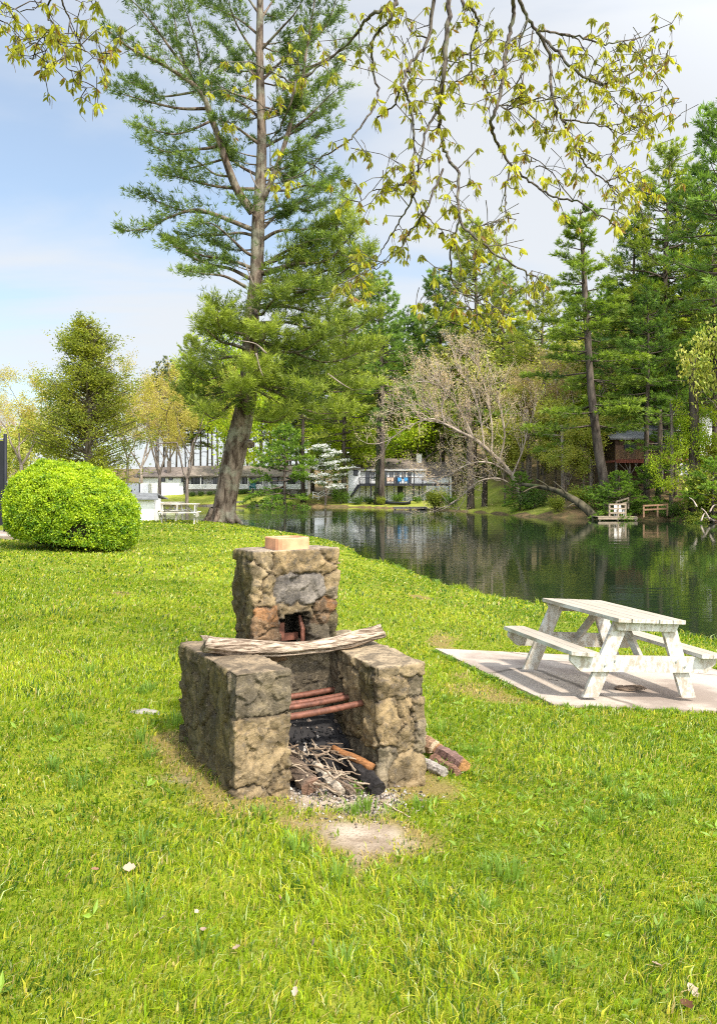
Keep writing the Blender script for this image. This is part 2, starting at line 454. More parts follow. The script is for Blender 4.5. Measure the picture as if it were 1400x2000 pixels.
def m_water():
    m = NM('lake_water')
    m.setp(Roughness=.035, IOR=1.333, Specular_IOR_Level=.5); m.col((.012, .022, .010))
    a = m.noise(1.9, 3, .5, stretch=(.35, 1.6, 1)); b = m.noise(.35, 2, .5, stretch=(.5, 1.5, 1))
    # livelier ripples where the fountain falls back into the lake
    tcx = m.n('ShaderNodeTexCoord'); mp_ = m.n('ShaderNodeMapping')
    mp_.inputs['Location'].default_value = (12.0 / 10., -74 / 9., 0); mp_.inputs['Scale'].default_value = (1 / 10., 1 / 9., 1)
    m.l(tcx.outputs['Object'], mp_.inputs[0]); ln = m.n('ShaderNodeVectorMath', operation='LENGTH'); m.l(mp_.outputs[0], ln.inputs[0])
    near = m.rng(ln.outputs['Value'], .3, 1.05, 1., 0.)
    c = m.noise(2.6, 3, .6)
    h = m.math('ADD', m.math('ADD', m.math('MULTIPLY', a, .5), b), m.math('MULTIPLY', m.math('MULTIPLY', near, c), 30.))
    d = m.noise(.06, 3, .5, stretch=(.6, 1.4, 1)); h = m.math('MULTIPLY', h, m.rng(d, .38, .62, .45, 1.15))
    m.bump(h, .075, .11); return m.m
MAT['water'] = m_water()

# ------------------------------------------------------------------ the ground: one height function, lawn side and far side
NEAR = [(60, -30), (30, -8), (14, 5.5), (9.6, 9.3), (6.9, 12.0), (5.9, 13.2), (4.9, 15.6), (4.1, 17.1), (2.95, 18.6), (2.1, 21.8), (.54, 27.8), (-1.5, 38.4), (-3.6, 44), (-6.0, 47.5),
        (-9.5, 46.5), (-12.5, 49), (-22, 60), (-36, 74), (-60, 84)]
FAR = [(-90, 100), (-75, 118), (-55, 124), (-40, 126), (-22, 121), (-9, 115), (0, 112), (8, 101), (13, 88), (16, 73), (25, 66.5), (29, 61.5), (36, 58), (52, 50), (90, 20), (90, -30)]
LAKE = np.array(NEAR + FAR, float)

def seg_dist(p, a, b):
    ab = b - a; t = np.clip(((p - a) @ ab) / (ab @ ab), 0, 1)
    return np.linalg.norm(p - a - t[:, None] * ab, axis=1)

def lake_sd(x, y):
    """distance to the shoreline (positive on land), and whether the nearest shore is the far one"""
    p = np.stack([x, y], 1); n = len(LAKE); ins = np.zeros(len(p), bool)
    dn = np.full(len(p), 1e9); df = np.full(len(p), 1e9); k = len(NEAR)
    for i in range(n):
        a, b = LAKE[i], LAKE[(i + 1) % n]
        c = (a[1] > p[:, 1]) != (b[1] > p[:, 1])
        with np.errstate(divide='ignore', invalid='ignore'):
            xi = (b[0] - a[0]) * (p[:, 1] - a[1]) / (b[1] - a[1]) + a[0]
        ins ^= c & (p[:, 0] < xi)
        if i in (k - 1, n - 1): continue
        q = seg_dist(p, a, b)
        if i < k - 1: dn = np.minimum(dn, q)
        else: df = np.minimum(df, q)
    wob = .22 * fbm2(x * .9, y * .9, 3, 5)
    s = np.minimum(dn, df); s = np.where(ins, -s, s) + wob * (s < 4)
    return s, df < dn

CTRL = [(-.69, 4.43, .87), (.42, 5.06, .70), (-1.2, 5.3, .93), (-.1, 6, .76), (1.0, 10.4, .485), (1.9, 7.7, .485), (3.5, 7.9, .36), (5.1, 8.2, .24), (4.3, 10.9, .24), (2.6, 10.7, .36),
        (0, 2.2, .86), (-2, 2.5, 1.0), (2, 2.5, .75), (-2.5, 6, 1.0), (-3, 10, 1.05), (-5, 18.6, 1.1), (-6.2, 36, 1.13), (-9, 34, 1.27), (-11, 25, 1.25), (0, 14, .72), (-1, 20, .85),
        (-2.5, 28, 1.0), (-15, 45, 1.4), (-25, 60, 1.6), (-20, 20, 1.5), (-10, 3, 1.2), (-10, -8, 1.2), (6, 0, .6), (10, -8, .5), (-30, 40, 1.7), (3.2, 13.5, .45), (1.8, 17, .55), (-.2, 22.5, .7)]
CT = np.array(CTRL, float)
def bankf(s): return 1 - np.exp(-np.maximum(s, 0) / .35)
_nb = np.array(NEAR[3:15]); _t = nrm(np.gradient(_nb, axis=0)); _n = np.stack([-_t[:, 1], _t[:, 0]], 1)
CT = np.concatenate([CT, np.c_[_nb + _n * .55, np.full(len(_nb), .16)], np.c_[_nb[4:] + _n[4:] * 1.5, np.full(len(_nb) - 4, .33)]])
_s, _ = lake_sd(CT[:, 0], CT[:, 1])
_z = CT[:, 2] / np.maximum(bankf(_s), .3)
_A = np.linalg.norm(CT[:, None, :2] - CT[None, :, :2], axis=2)
_w = np.linalg.solve(_A + np.eye(len(CT)) * 1e-3, _z - 1.0)

def Hfield(x, y):
    x = np.asarray(x, float).ravel(); y = np.asarray(y, float).ravel()
    s, far = lake_sd(x, y)
    D = np.sqrt((x[:, None] - CT[None, :, 0]) ** 2 + (y[:, None] - CT[None, :, 1]) ** 2)
    near = np.clip(1.0 + D @ _w, .08, 2.2) * bankf(s)
    k = .045 + .19 * sstep(13, 21, x) + .02 * sstep(-10, -40, x)
    t = np.maximum(s, 0)
    fr = .26 * (1 - np.exp(-t / .5)) + k * np.minimum(t, 32) + .15 * np.minimum(t, 8) * sstep(-3, -14, x) + (.03 + .16 * sstep(-14, 16, x)) * np.maximum(t - 34, 0)
    fr = np.minimum(fr, 34 + .02 * t) + .25 * fbm2(x * .12, y * .12, 3, 9) * sstep(2, 10, t)
    z = np.where(far, fr, near + .02 * fbm2(x * .8, y * .8, 3, 3) * sstep(.5, 2, s))
    bed = -1.6 * (1 - np.exp(np.minimum(s, 0) / 2.5))
    return np.where(s > 0, z, bed), s, far

def H(x, y): return float(Hfield([x], [y])[0][0])

def axis(spec):
    out = []
    for a, b, st in spec: out += list(np.arange(a, b - 1e-6, st))
    out.append(spec[-1][1]); return np.array(out)
gx = axis([(-420, -120, 20), (-120, -40, 4), (-40, -12, 1.2), (-12, -4, .4), (-4, 6, .1), (6, 12, .4), (12, 40, 1.2), (40, 120, 4), (120, 420, 20)])
gy = axis([(-120, -20, 10), (-20, 0, 1.5), (0, 12, .1), (12, 24, .3), (24, 60, .9), (60, 130, 1.4), (130, 200, 5), (200, 700, 25)])
XX, YY = np.meshgrid(gx, gy, indexing='ij'); nx, ny = len(gx), len(gy)
zz, ss, ff = Hfield(XX, YY)
def fpdist(x, y):
    """distance from the barbecue's footprint (u along its width, v along its depth)"""
    ux = (x + .686) * .867 + (y - 4.43) * .498; vy = -(x + .686) * .498 + (y - 4.43) * .867
    dx_ = np.maximum(np.maximum(-ux, ux - 1.274), 0); dy_ = np.maximum(np.maximum(-vy, vy - 1.0), 0)
    return np.hypot(dx_, dy_), ux, vy
def dirtmask(x, y):
    d, u, v = fpdist(x, y)
    e = np.hypot((x - .02) / .33, (y - 4.13) / .28) * (1 + .75 * fbm2(x * 5, y * 5, 3, 77))
    patch = sstep(1.3, .2, e)
    inside = ((u > .3) & (u < .96) & (v > -.22) & (v < .62)) * 1.0
    front = sstep(.5, .05, np.hypot((u - .68) / .8, (v + .25) / .55)) * .9
    m = np.maximum(np.maximum(patch, inside), front)
    for (cx, cy, r) in ((.52, 4.45, .16), (-1.35, 4.75, .12), (-1.05, 4.62, .2)):
        m = np.maximum(m, .62 * sstep(1, .3, np.hypot(x - cx, (y - cy) * 1.3) / r))
    straw = sstep(.55, .0, d) * .95
    wear = .75 * sstep(.22, .5, fbm2(x * .75 + 3, y * .75, 3, 91)) * (y < 16)
    return m, np.maximum(np.maximum(straw, .8 * sstep(1.9, .8, e)), wear)
dm, st_ = dirtmask(XX.ravel(), YY.ravel())
edge = sstep(.5, .1, np.abs(ss)) * (~ff)
soil = np.where(ss < 0, 1.0, np.clip(sstep(.9, .2, ss) * .9 + .72 * sstep(14, 22, XX.ravel()) + .95 * sstep(22, 30, ss) + .55 * np.exp(-((XX.ravel() + 6) / 6.) ** 2), 0, 1))
Vall = np.stack([XX.ravel(), YY.ravel(), zz], 1)
ii, jj = np.meshgrid(np.arange(nx - 1), np.arange(ny - 1), indexing='ij')
qa = (ii * ny + jj).ravel(); Qall = np.stack([qa, qa + ny, qa + ny + 1, qa + 1], 1)
fq = ff[Qall].sum(1) >= 2
for nm, msk, mt in (('lawn', ~fq, MAT['lawn']), ('far_bank', fq, MAT['bank'])):
    q = Qall[msk]; us, inv = np.unique(q, return_inverse=True)
    C = np.zeros((len(us), 3))
    if nm == 'lawn': C[:, 0] = np.maximum(dm[us], np.where(ss[us] < .12, .55, 0)); C[:, 1] = np.maximum(st_[us], edge[us] * .5)
    else: C[:, 0] = soil[us]
    g = G(); g.add(Vall[us], inv.reshape(-1, 4), None, C)
    tag(g.build(nm, mt, smooth=True), kind='structure')
g = G(); a = 95
g.add([(-a, -60, 0), (92, -60, 0), (92, 150, 0), (-a, 150, 0)], [(0, 1, 2, 3)])
tag(g.build('water', MAT['water']), kind='structure')

# concrete pad under the table, and the path by the fence
PADC = np.array([(1.0, 10.4, .50), (1.89, 7.70, .50), (5.3, 8.15, .235), (4.5, 10.95, .225)])
def slab(name, corners, th, mat, n=28, lift=.012):
    c = np.array(corners, float); g = G(); t = np.linspace(0, 1, n)
    A, B = np.meshgrid(t, t, indexing='ij'); A = A.ravel()[:, None]; B = B.ravel()[:, None]
    top = (1 - A) * (1 - B) * c[0] + A * (1 - B) * c[1] + A * B * c[2] + (1 - A) * B * c[3]
    top[:, :2] += .012 * np.stack([fbm2(top[:, 0] * 3, top[:, 1] * 3, 2, 4), fbm2(top[:, 0] * 3, top[:, 1] * 3, 2, 6)], 1)
    top[:, 2] += lift + .004 * fbm2(top[:, 0] * 2, top[:, 1] * 2, 2, 1)
    i, j = np.meshgrid(np.arange(n - 1), np.arange(n - 1), indexing='ij'); q = (i * n + j).ravel()
    Q = [np.stack([q, q + n, q + n + 1, q + 1], 1)]
    bot = top - np.array([0, 0, th]); N = n * n
    k = np.arange(n - 1)
    for e0, e1 in ((k, k + 1), (k + N - n, k + N - n + 1), (k * n, k * n + n), (k * n + n - 1, k * n + 2 * n - 1)):
        Q.append(np.stack([e0, e1, e1 + N, e0 + N], 1))
    g.add(np.concatenate([top, bot]), np.concatenate(Q)); return g.build(name, mat)
tag(slab('concrete_pad', PADC, .12, MAT['concrete']), kind='structure')
pc = [(-30, 26.5), (-30, 21.3), (-8.9, 21.0), (-9.4, 23.6)]
tag(slab('path', [(x, y, H(x, y)) for x, y in pc], .2, MAT['concrete'], lift=.09), kind='structure')
def padbary(x, y):
    ins = np.ones(len(x), bool)
    for i in range(4):
        a, b = PADC[i], PADC[(i + 1) % 4]
        ins &= ((b[0] - a[0]) * (y - a[1]) - (b[1] - a[1]) * (x - a[0])) > -.01 * np.hypot(b[0] - a[0], b[1] - a[1])
    return ins

# ------------------------------------------------------------------ grass blades on the lawn (uncountable: one object)
def grass():
    g = G()
    # (d0, d1, blades per m2, height, half width)
    for d0, d1, den, h, w in ((1.9, 3.4, 10500, .045, .0022), (3.4, 5.4, 7200, .044, .0027), (5.4, 8.5, 3900, .05, .0035), (8.5, 14, 1300, .05, .006), (14, 24, 330, .052, .011), (24, 48, 95, .06, .02)):
        hw = .5 * d1 + .9
        n = int(den * (d1 - d0) * 2 * hw)
        x = rng.uniform(-hw, hw, n); y = rng.uniform(d0, d1, n)
        k = np.abs(x) < .5 * y + .9; x, y = x[k], y[k]
        z, s, far = Hfield(x, y)
        dmx, stx = dirtmask(x, y); fd, u, v = fpdist(x, y)
        nz = fbm2(x * 4., y * 4., 3, 21)
        k = (s > .05) & (~far) & (~padbary(x, y)) & (fd > .012) & (rng.random(len(x)) > np.clip((dmx + nz * .9 - .22) * 1.25, 0, .96)) & (rng.random(len(x)) > .55 * sstep(.3, .9, stx))
        x, y, z, stx, fd, s = x[k], y[k], z[k], stx[k], fd[k], s[k]; N = len(x)
        b1 = fbm2(x * .55, y * .55, 3, 31); b2 = fbm2(x * 3.2, y * 3.2, 3, 33); b3 = fbm2(x * 9., y * 9., 2, 35)
        hh = h * (.95 + .8 * b2 + .5 * b1 + .9 * np.maximum(b3, 0)) * rng.uniform(.4, 1.3, N); hh = np.maximum(hh, .012)
        tall = (rng.random(N) < .02); hh = np.where(tall, hh * 1.6, hh)
        hh *= 1 - .35 * sstep(.25, .9, stx)
        hh = np.where(s < .5, hh * 1.5, hh)
        # lean: clumps comb the same way
        th = 2.5 * b2 + 5 * b1 + rng.normal(0, 1.1, N)
        ln = np.abs(rng.normal(.85, .45, N)) + .3 * np.maximum(b3, 0)
        base = np.stack([x, y, z - .006], 1)
        dh = np.stack([np.cos(th), np.sin(th), np.zeros(N)], 1)
        sd = rng.uniform(0, 2 * math.pi, N); side = np.stack([np.cos(sd), np.sin(sd), np.zeros(N)], 1) * (w * np.where(rng.random(N) < .1, 1.9, 1.) * rng.uniform(.6, 1.35, N))[:, None]
        up = np.array([0, 0, 1.0])
        m = base + up * (hh * .58)[:, None] + dh * (hh * .22 * ln)[:, None]
        tip = base + up * (hh * np.maximum(1 - .28 * ln, .3))[:, None] + dh * (hh * .85 * ln)[:, None]
        V = np.stack([base - side, base + side, m + side * .8, m - side * .8, tip], 1).reshape(-1, 3)
        kk = np.arange(N) * 5
        green = np.array([.11, .215, .010]); lime = np.array([.37, .445, .015]); yel = np.array([.50, .46, .05]); straw = np.array([.55, .42, .19]); dark = np.array([.05, .12, .014]); pale = np.array([.50, .56, .25])
        t = np.clip(.42 + .55 * fbm2(x * .22, y * .22, 2, 43) + .7 * b1 + .45 * b2 + rng.normal(0, .26, N), 0, 1)[:, None]
        C = green * (1 - t) + lime * t
        r = rng.random(N)
        py_ = .10 + .12 * sstep(-.2, .4, fbm2(x * .9, y * .9, 2, 41)); ps = .035 + .5 * sstep(.3, 1., stx)
        C = np.where((r < py_)[:, None], yel, C); C = np.where((r > 1 - ps)[:, None], straw, C)
        C = np.where(((r > .5) & (r < .56 + .2 * (b2 > .10)))[:, None], dark, C); C = np.where(((r > .3) & (r < .35))[:, None], pale, C)
        C = np.repeat(C * rng.uniform(.62, 1.36, (N, 1)), 5, 0)
        g.add(V, np.stack([kk, kk + 1, kk + 2, kk + 3], 1), np.stack([kk + 3, kk + 2, kk + 4], 1), C)
    # longer tufts: scattered, round the barbecue and along the water
    tp = [(rng.uniform(-2.6, 2.8), rng.uniform(2.3, 7.5), rng.uniform(.08, .13)) for _ in range(46)]
    tp += [(-.02, 4.42, .10), (.05, 4.50, .09), (.62, 3.75, .15), (.72, 3.72, .14), (-.3, 3.85, .12), (-1.3, 4.9, .1), (-1.42, 5.2, .13), (-1.3, 5.6, .12), (-.98, 5.0, .09), (.55, 5.35, .1), (-.5, 4.2, .1), (.30, 3.5, .1)]
    tp += [*[(5.75 - .0 + rng.uniform(-.25, .1) - (yy - 13.2) * .62 * (yy < 17) - (yy >= 17) * (2.3 + (yy - 17) * .24), yy, rng.uniform(.09, .2)) for yy in rng.uniform(12.6, 27, 0)], (2.6, 18.9, .34), (2.8, 18.6, .26), (2.45, 19.5, .25), (.9, 26.3, .3), (.75, 27, .25), (3.5, 17.7, .2), (4.5, 15.9, .25), (5.2, 14.6, .3), (3.9, 17.1, .22)]
    for (p0, p1) in ((PADC[0], PADC[1]), (PADC[1], PADC[2])):
        for t in rng.random(34): q = p0 + (p1 - p0) * t; tp.append((q[0] - rng.uniform(.02, .09), q[1] - rng.uniform(.0, .07), rng.uniform(.05, .085)))
    for i in range(len(NEAR) - 12):
        a, b = np.array(NEAR[i + 3]), np.array(NEAR[i + 4])
        for t in rng.random(int(np.linalg.norm(b - a) * 3.2)): q = a + (b - a) * t; tp.append((q[0] - rng.uniform(-.05, .35), q[1] - rng.uniform(-.1, .2), rng.uniform(.08, .2)))
    for cx, cy, hgt in tp:
        if padbary(np.array([cx]), np.array([cy]))[0]: continue
        n = 30; an = rng.uniform(0, 2 * math.pi, n); rr = rng.uniform(0, hgt * .7, n)
        x = cx + np.cos(an) * rr; y = cy + np.sin(an) * rr; z, s, far = Hfield(x, y); z = np.maximum(z, -.02)
        hh = hgt * rng.uniform(.6, 1.15, n); ln = rng.uniform(.2, .9, n)
        dh = np.stack([np.cos(an), np.sin(an), 0 * an], 1); base = np.stack([x, y, z - .006], 1); up = np.array([0, 0, 1.0])
        side = np.stack([-np.sin(an), np.cos(an), 0 * an], 1) * (.0032 * (1 + cy / 12))
        m = base + up * (hh * .6)[:, None] + dh * (hh * .2 * ln)[:, None]; tip = base + up * (hh * (1 - .35 * ln))[:, None] + dh * (hh * .75 * ln)[:, None]
        V = np.stack([base - side, base + side, m + side * .8, m - side * .8, tip], 1).reshape(-1, 3); kk = np.arange(n) * 5
        C = np.repeat((np.array([.17, .27, .045]) if hgt < .2 else np.array([.26, .33, .02])) * rng.uniform(.8, 1.4, (n, 1)), 5, 0)
        g.add(V, np.stack([kk, kk + 1, kk + 2, kk + 3], 1), np.stack([kk + 3, kk + 2, kk + 4], 1), C)
    o = g.build('grass', MAT['grass']); tag(o, 'short yellow-green lawn grass with longer tufts', 'grass', kind='stuff')
    # broad-leaved weeds among it
    g = G(); n = 1500
    x = rng.normal(2.3, 1.2, n); y = rng.uniform(3.2, 7.6, n)
    x[:350] = rng.uniform(-2.5, 2.5, 350); y[:350] = rng.uniform(2.2, 6.5, 350)
    k = (fbm2(x * 1.2, y * 1.2, 3, 51) > -.05) & ~padbary(x, y) & (fpdist(x, y)[0] > .12); x, y = x[k], y[k]
    z, s, far = Hfield(x, y); Pn = np.stack([x, y, z + .012], 1); Pn = np.repeat(Pn, 3, 0)
    an = rng.uniform(0, 6.28, len(Pn)); D = np.stack([np.cos(an), np.sin(an), rng.uniform(.3, 1.1, len(Pn))], 1)
    leaves(g, Pn, .058, .020, np.array([.24, .36, .05]), D, .15, .35, .15)
    tag(g.build('weeds', MAT['grass']), 'broad-leaved weeds low in the lawn grass', 'weeds', kind='stuff')
grass()

# ------------------------------------------------------------------ the stone barbecue
BZ = .68
BRZ = math.atan2(.498, .867)
def bw(u, v, z): return (-.686 + .867 * u - .498 * v, 4.43 + .498 * u + .867 * v, z)
TAN = (.31, .245, .155); TAN2 = (.345, .265, .16); GRY = (.25, .215, .16); BRN = (.24, .16, .10); ORG = (.32, .175, .09); DRK = (.14, .12, .07); BLU = (.235, .22, .215); OLV = (.185, .155, .08); PAL = (.34, .275, .18)

def stone_box(name, u0, u1, v0, v1, z0, z1, sites, parent, step=.0068, slope=(0, 0), carve=None, amp=1.0, rr=.011, topcol=(.36, .31, .24), soot=None, seed=0):
    lo = np.array([u0, v0, z0]); hi = np.array([u1, v1, z1]); n = np.maximum(((hi - lo) / step).astype(int), 2)
    Vs, Qs, c = [], [], 0
    for ax in range(3):
        a, b = [k for k in range(3) if k != ax]
        ta, tb = np.linspace(lo[a], hi[a], n[a] + 1), np.linspace(lo[b], hi[b], n[b] + 1)
        A, B = np.meshgrid(ta, tb, indexing='ij')
        i, j = np.meshgrid(np.arange(n[a]), np.arange(n[b]), indexing='ij'); q = (i * (n[b] + 1) + j).ravel()
        Q = np.stack([q, q + n[b] + 1, q + n[b] + 2, q + 1], 1)
        for side in (0, 1):
            p = np.zeros((A.size, 3)); p[:, a] = A.ravel(); p[:, b] = B.ravel(); p[:, ax] = hi[ax] if side else lo[ax]
            flip = (side == 1) == (ax == 1)
            Vs.append(p); Qs.append((Q[:, ::-1] if flip else Q) + c); c += len(p)
    V = np.concatenate(Vs); Q = np.concatenate(Qs)
    u, inv = np.unique(np.round(V, 5), axis=0, return_inverse=True); Q = inv.ravel()[Q]; p = u
    q = np.clip(p, lo + rr, hi - rr); N = nrm(p - q); base = q + N * rr
    # small flat chips: each has its own tilt, so the faces break at angles
    r_ = np.random.default_rng(seed + 50); nm = 420; f0 = lo + (hi - lo) * r_.random((nm, 3)); fa = r_.integers(0, 3, nm); f0[np.arange(nm), fa] = np.where(r_.random(nm) < .5, lo[fa], hi[fa])
    ft = r_.normal(0, .16, (nm, 3)); fo = r_.normal(0, .0045, nm); wq = p + .012 * np.stack([vnoise(p * 22, 31), vnoise(p * 22, 32), vnoise(p * 22, 33)], 1); im = np.concatenate([np.linalg.norm((c_[:, None] - f0[None]) * [1, 1, .75], axis=2).argmin(1) for c_ in np.array_split(wq, 40)])
    chip = np.clip(((p - f0[im]) * ft[im]).sum(1), -.012, .012) + fo[im]
    st = np.array([s[:3] for s in sites]); sid = np.array([s[3] for s in sites]); scol = np.array([s[4] for s in sites])
    wp = p + .020 * np.stack([fbm(p * 9 + 5, 3, 1), fbm(p * 9 + 9, 3, 2), fbm(p * 9 + 13, 3, 3)], 1) + .010 * np.stack([vnoise(p * 60, 4), vnoise(p * 60, 5), vnoise(p * 60, 6)], 1)
    D = np.concatenate([np.linalg.norm(c_[:, None] - st[None], axis=2) for c_ in np.array_split(wp, 30)]); i1 = D.argmin(1); d1 = D[np.arange(len(p)), i1]
    D2 = np.where(sid[None] == sid[i1][:, None], 1e9, D); i2 = D2.argmin(1); d2 = D2[np.arange(len(p)), i2]
    sep_ = np.linalg.norm(st[i1] - st[i2], axis=1); bd = np.where(d2 > 1e8, 1., (d2 ** 2 - d1 ** 2) / (2 * np.maximum(sep_, .02)))
    ids = sid[i1]; r = (np.sin(ids * 12.9898 + seed) * 43758.5453) % 1; r2 = (np.sin(ids * 78.233 + seed) * 12543.123) % 1
    topf = 1 - .8 * np.clip(N[:, 2], 0, 1) ** 2
    crack = 1 - sstep(.001, .009, bd); crack *= np.clip(.35 + 1.5 * (fbm(p * 7 + 31, 2, 8) + .35), .12, 1)
    off = ids[:, None] * 3.1
    ridg = 1 - np.abs(fbm(p * np.array([13., 13, 17]) + off, 3, 11)) * 2.2
    facet = fbm(p * 6.5 + off, 2, 14)
    step_ = np.round(fbm(p * np.array([7., 7, 5]) + off + 7, 3, 15) * 4.5) / 4.5
    disp = (-.026 * crack + .003 * sstep(0, .03, bd) + .022 * (r - .5) + chip + .008 * facet + .016 * step_ + .007 * ridg * (r2 > .4) + .007 * fbm(p * 30 + off, 4, 12)) * topf * amp
    disp += .012 * fbm(p * 3.5 + seed, 2, 13) * (topf + .15) + .004 * fbm(p * 14 + seed, 3, 16)
    V = base + N * disp[:, None]
    tz = sstep(z0 + .6 * (z1 - z0), z1, V[:, 2]); V[:, 2] += tz * (slope[0] * (p[:, 0] - u0) + slope[1] * (p[:, 1] - v0))
    col = scol[i1] * (.85 + .3 * r[:, None]); joint = (1 - sstep(.002, .016, bd))[:, None] * topf[:, None]
    mort = np.array([.085, .07, .055]); joint = joint * crack[:, None]; col = col * (1 - joint * .85) + mort * joint * .85
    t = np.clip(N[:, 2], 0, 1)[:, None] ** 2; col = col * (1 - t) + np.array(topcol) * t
    if soot is not None:
        k = soot(p, N)[:, None]; col = col * (1 - k) + np.array([.028, .024, .021]) * k
    if carve is not None: V, col = carve(V, col, p, N)
    V = V - np.array([0, 0, BZ])
    g = G(); g.add(V, Q, None, col); return g.build(name, MAT['stone'], parent, smooth=True)

bbq = tag(empty('stone_barbecue', (-.686, 4.43, BZ), BRZ), 'old fieldstone barbecue with low side walls and a stub chimney in the grass', 'barbecue')
ZT = 1.565
def soot_left(p, N): return np.clip((N[:, 0] > .6) * (.18 + .5 * sstep(1.25, .95, p[:, 2]) * sstep(.1, .4, p[:, 1]) + .4 * fbm(p * 4, 2, 3)), 0, .8)
def soot_right(p, N): return np.clip((N[:, 0] < -.6) * (.05 + .55 * sstep(1.05, .8, p[:, 2]) * sstep(.0, .3, p[:, 1]) + .35 * sstep(.3, .6, p[:, 1]) + .35 * fbm(p * 4, 2, 3)), 0, .8)
LW = [(.17, 0, 1.43, 1, GRY), (.07, .03, 1.43, 1, GRY), (.27, .03, 1.42, 1, GRY), (.17, .03, 1.52, 1, GRY), (.30, .02, 1.52, 1, GRY),
      (.15, 0, 1.1, 2, TAN), (.2, 0, .98, 2, TAN), (.08, 0, 1.2, 2, TAN), (.26, 0, 1.18, 2, TAN), (.1, 0, 1.02, 2, TAN), (.27, 0, 1.06, 2, TAN),
      (.30, 0, .89, 3, TAN2), (.12, 0, .83, 4, TAN), (.2, 0, .72, 4, TAN),
      (0, .21, 1.2, 5, OLV), (0, .2, .98, 5, OLV), (0, .21, 1.42, 5, OLV), (0, .40, 1.1, 6, DRK), (0, .40, .92, 6, DRK), (0, .39, 1.38, 7, OLV), (0, .55, 1.25, 8, DRK), (0, .56, 1.45, 8, DRK), (0, .57, 1.0, 9, OLV), (0, .58, .85, 9, OLV),
      (0, .76, 1.2, 10, DRK), (0, .76, 1.45, 10, DRK), (0, .76, .95, 11, OLV), (0, .93, 1.3, 12, DRK), (0, .93, 1.0, 12, DRK), (0, .3, .76, 13, GRY), (0, .7, .78, 14, DRK),
      (.34, .3, 1.3, 15, GRY), (.34, .3, .95, 16, GRY), (.34, .65, 1.15, 17, GRY), (.17, 1, 1.2, 18, TAN), (.2, 1, .9, 19, GRY)]
stone_box('side_wall', 0, .336, 0, 1.0, .5, ZT, LW, bbq, soot=soot_left, slope=(-.02, .01), seed=1, topcol=(.33, .27, .20))
RW = [(1.0, 0, 1.475, 1, PAL), (1.15, 0, 1.475, 1, PAL), (1.26, .03, 1.48, 1, PAL), (1.15, .3, 1.49, 1, PAL), (1.0, .3, 1.49, 1, PAL),
      (1.03, 0, 1.375, 2, TAN), (.97, .01, 1.36, 2, TAN), (1.10, 0, 1.37, 2, TAN), (1.225, 0, 1.36, 3, GRY), (1.26, .06, 1.36, 3, GRY),
      (1.06, 0, 1.16, 4, TAN2), (1.0, 0, 1.1, 4, TAN2), (1.0, 0, 1.22, 4, TAN2), (1.14, 0, 1.2, 5, TAN2), (1.16, 0, 1.06, 5, TAN), (1.24, 0, 1.2, 6, TAN), (1.25, 0, 1.05, 6, GRY),
      (1.16, 0, .82, 7, TAN), (1.22, 0, .74, 7, TAN), (1.06, 0, .80, 7, TAN), (.955, 0, .90, 8, GRY), (.95, .02, .80, 8, GRY),
      (.93, .13, 1.36, 9, OLV), (.93, .11, 1.2, 9, TAN2), (.93, .1, 1.05, 9, TAN2), (.93, .12, .9, 10, GRY), (.93, .32, 1.3, 11, TAN), (.93, .33, 1.1, 11, TAN), (.93, .3, .88, 12, GRY), (.93, .55, 1.2, 13, GRY), (.93, .55, .95, 14, DRK),
      (1.274, .3, 1.3, 15, TAN), (1.274, .3, 1.0, 16, TAN), (1.274, .6, 1.15, 17, GRY), (1.274, .85, 1.3, 18, TAN), (1.274, .8, .9, 19, GRY), (1.274, .35, .75, 20, GRY), (1.1, 1, 1.1, 21, GRY)]
stone_box('side_wall', .93, 1.274, 0, 1.0, .4, 1.49, RW, bbq, soot=soot_right, slope=(.01, .06), seed=2, topcol=(.42, .35, .26))
def soot_back(p, N): return np.clip((N[:, 1] < -.5) * (.35 + .6 * fbm(p * 5, 3, 3) + .35 * sstep(1.3, 1.0, p[:, 2])), 0, .9)
BW = [(.5, .6, 1.4, 1, GRY), (.75, .6, 1.42, 2, GRY), (.45, .6, 1.1, 3, GRY), (.8, .6, 1.15, 4, GRY), (.6, .6, .85, 5, GRY)]
stone_box('back_wall', .30, .97, .60, .93, .45, 1.535, BW, bbq, soot=soot_back, amp=.45, seed=3, topcol=(.30, .25, .2))
def carve(V, col, p, N):
    x = p[:, 0] + .012 * vnoise(p * 40, 3); z = p[:, 2] + .010 * vnoise(p * 40, 4)
    k = (N[:, 1] < -.7) & (x > .538) & (x < .762) & (z > 1.545) & (z < 1.772 - .03 * (x < .58))
    V = V.copy(); V[k, 1] += .24; col = col.copy(); col[k] = (.012, .011, .010)
    kk = (N[:, 1] < -.5) & ~k; dd = np.maximum(np.maximum(np.abs(p[:, 0] - .65) - .112, 0), np.maximum(np.abs(p[:, 2] - 1.66) - .112, 0))
    s = (np.exp(-dd / .035) * .8 * (1 + fbm(p * 12, 2, 6)))[kk, None]; s = np.clip(s, 0, .85); col[kk] = col[kk] * (1 - s) + np.array([.03, .025, .022]) * s
    return V, col
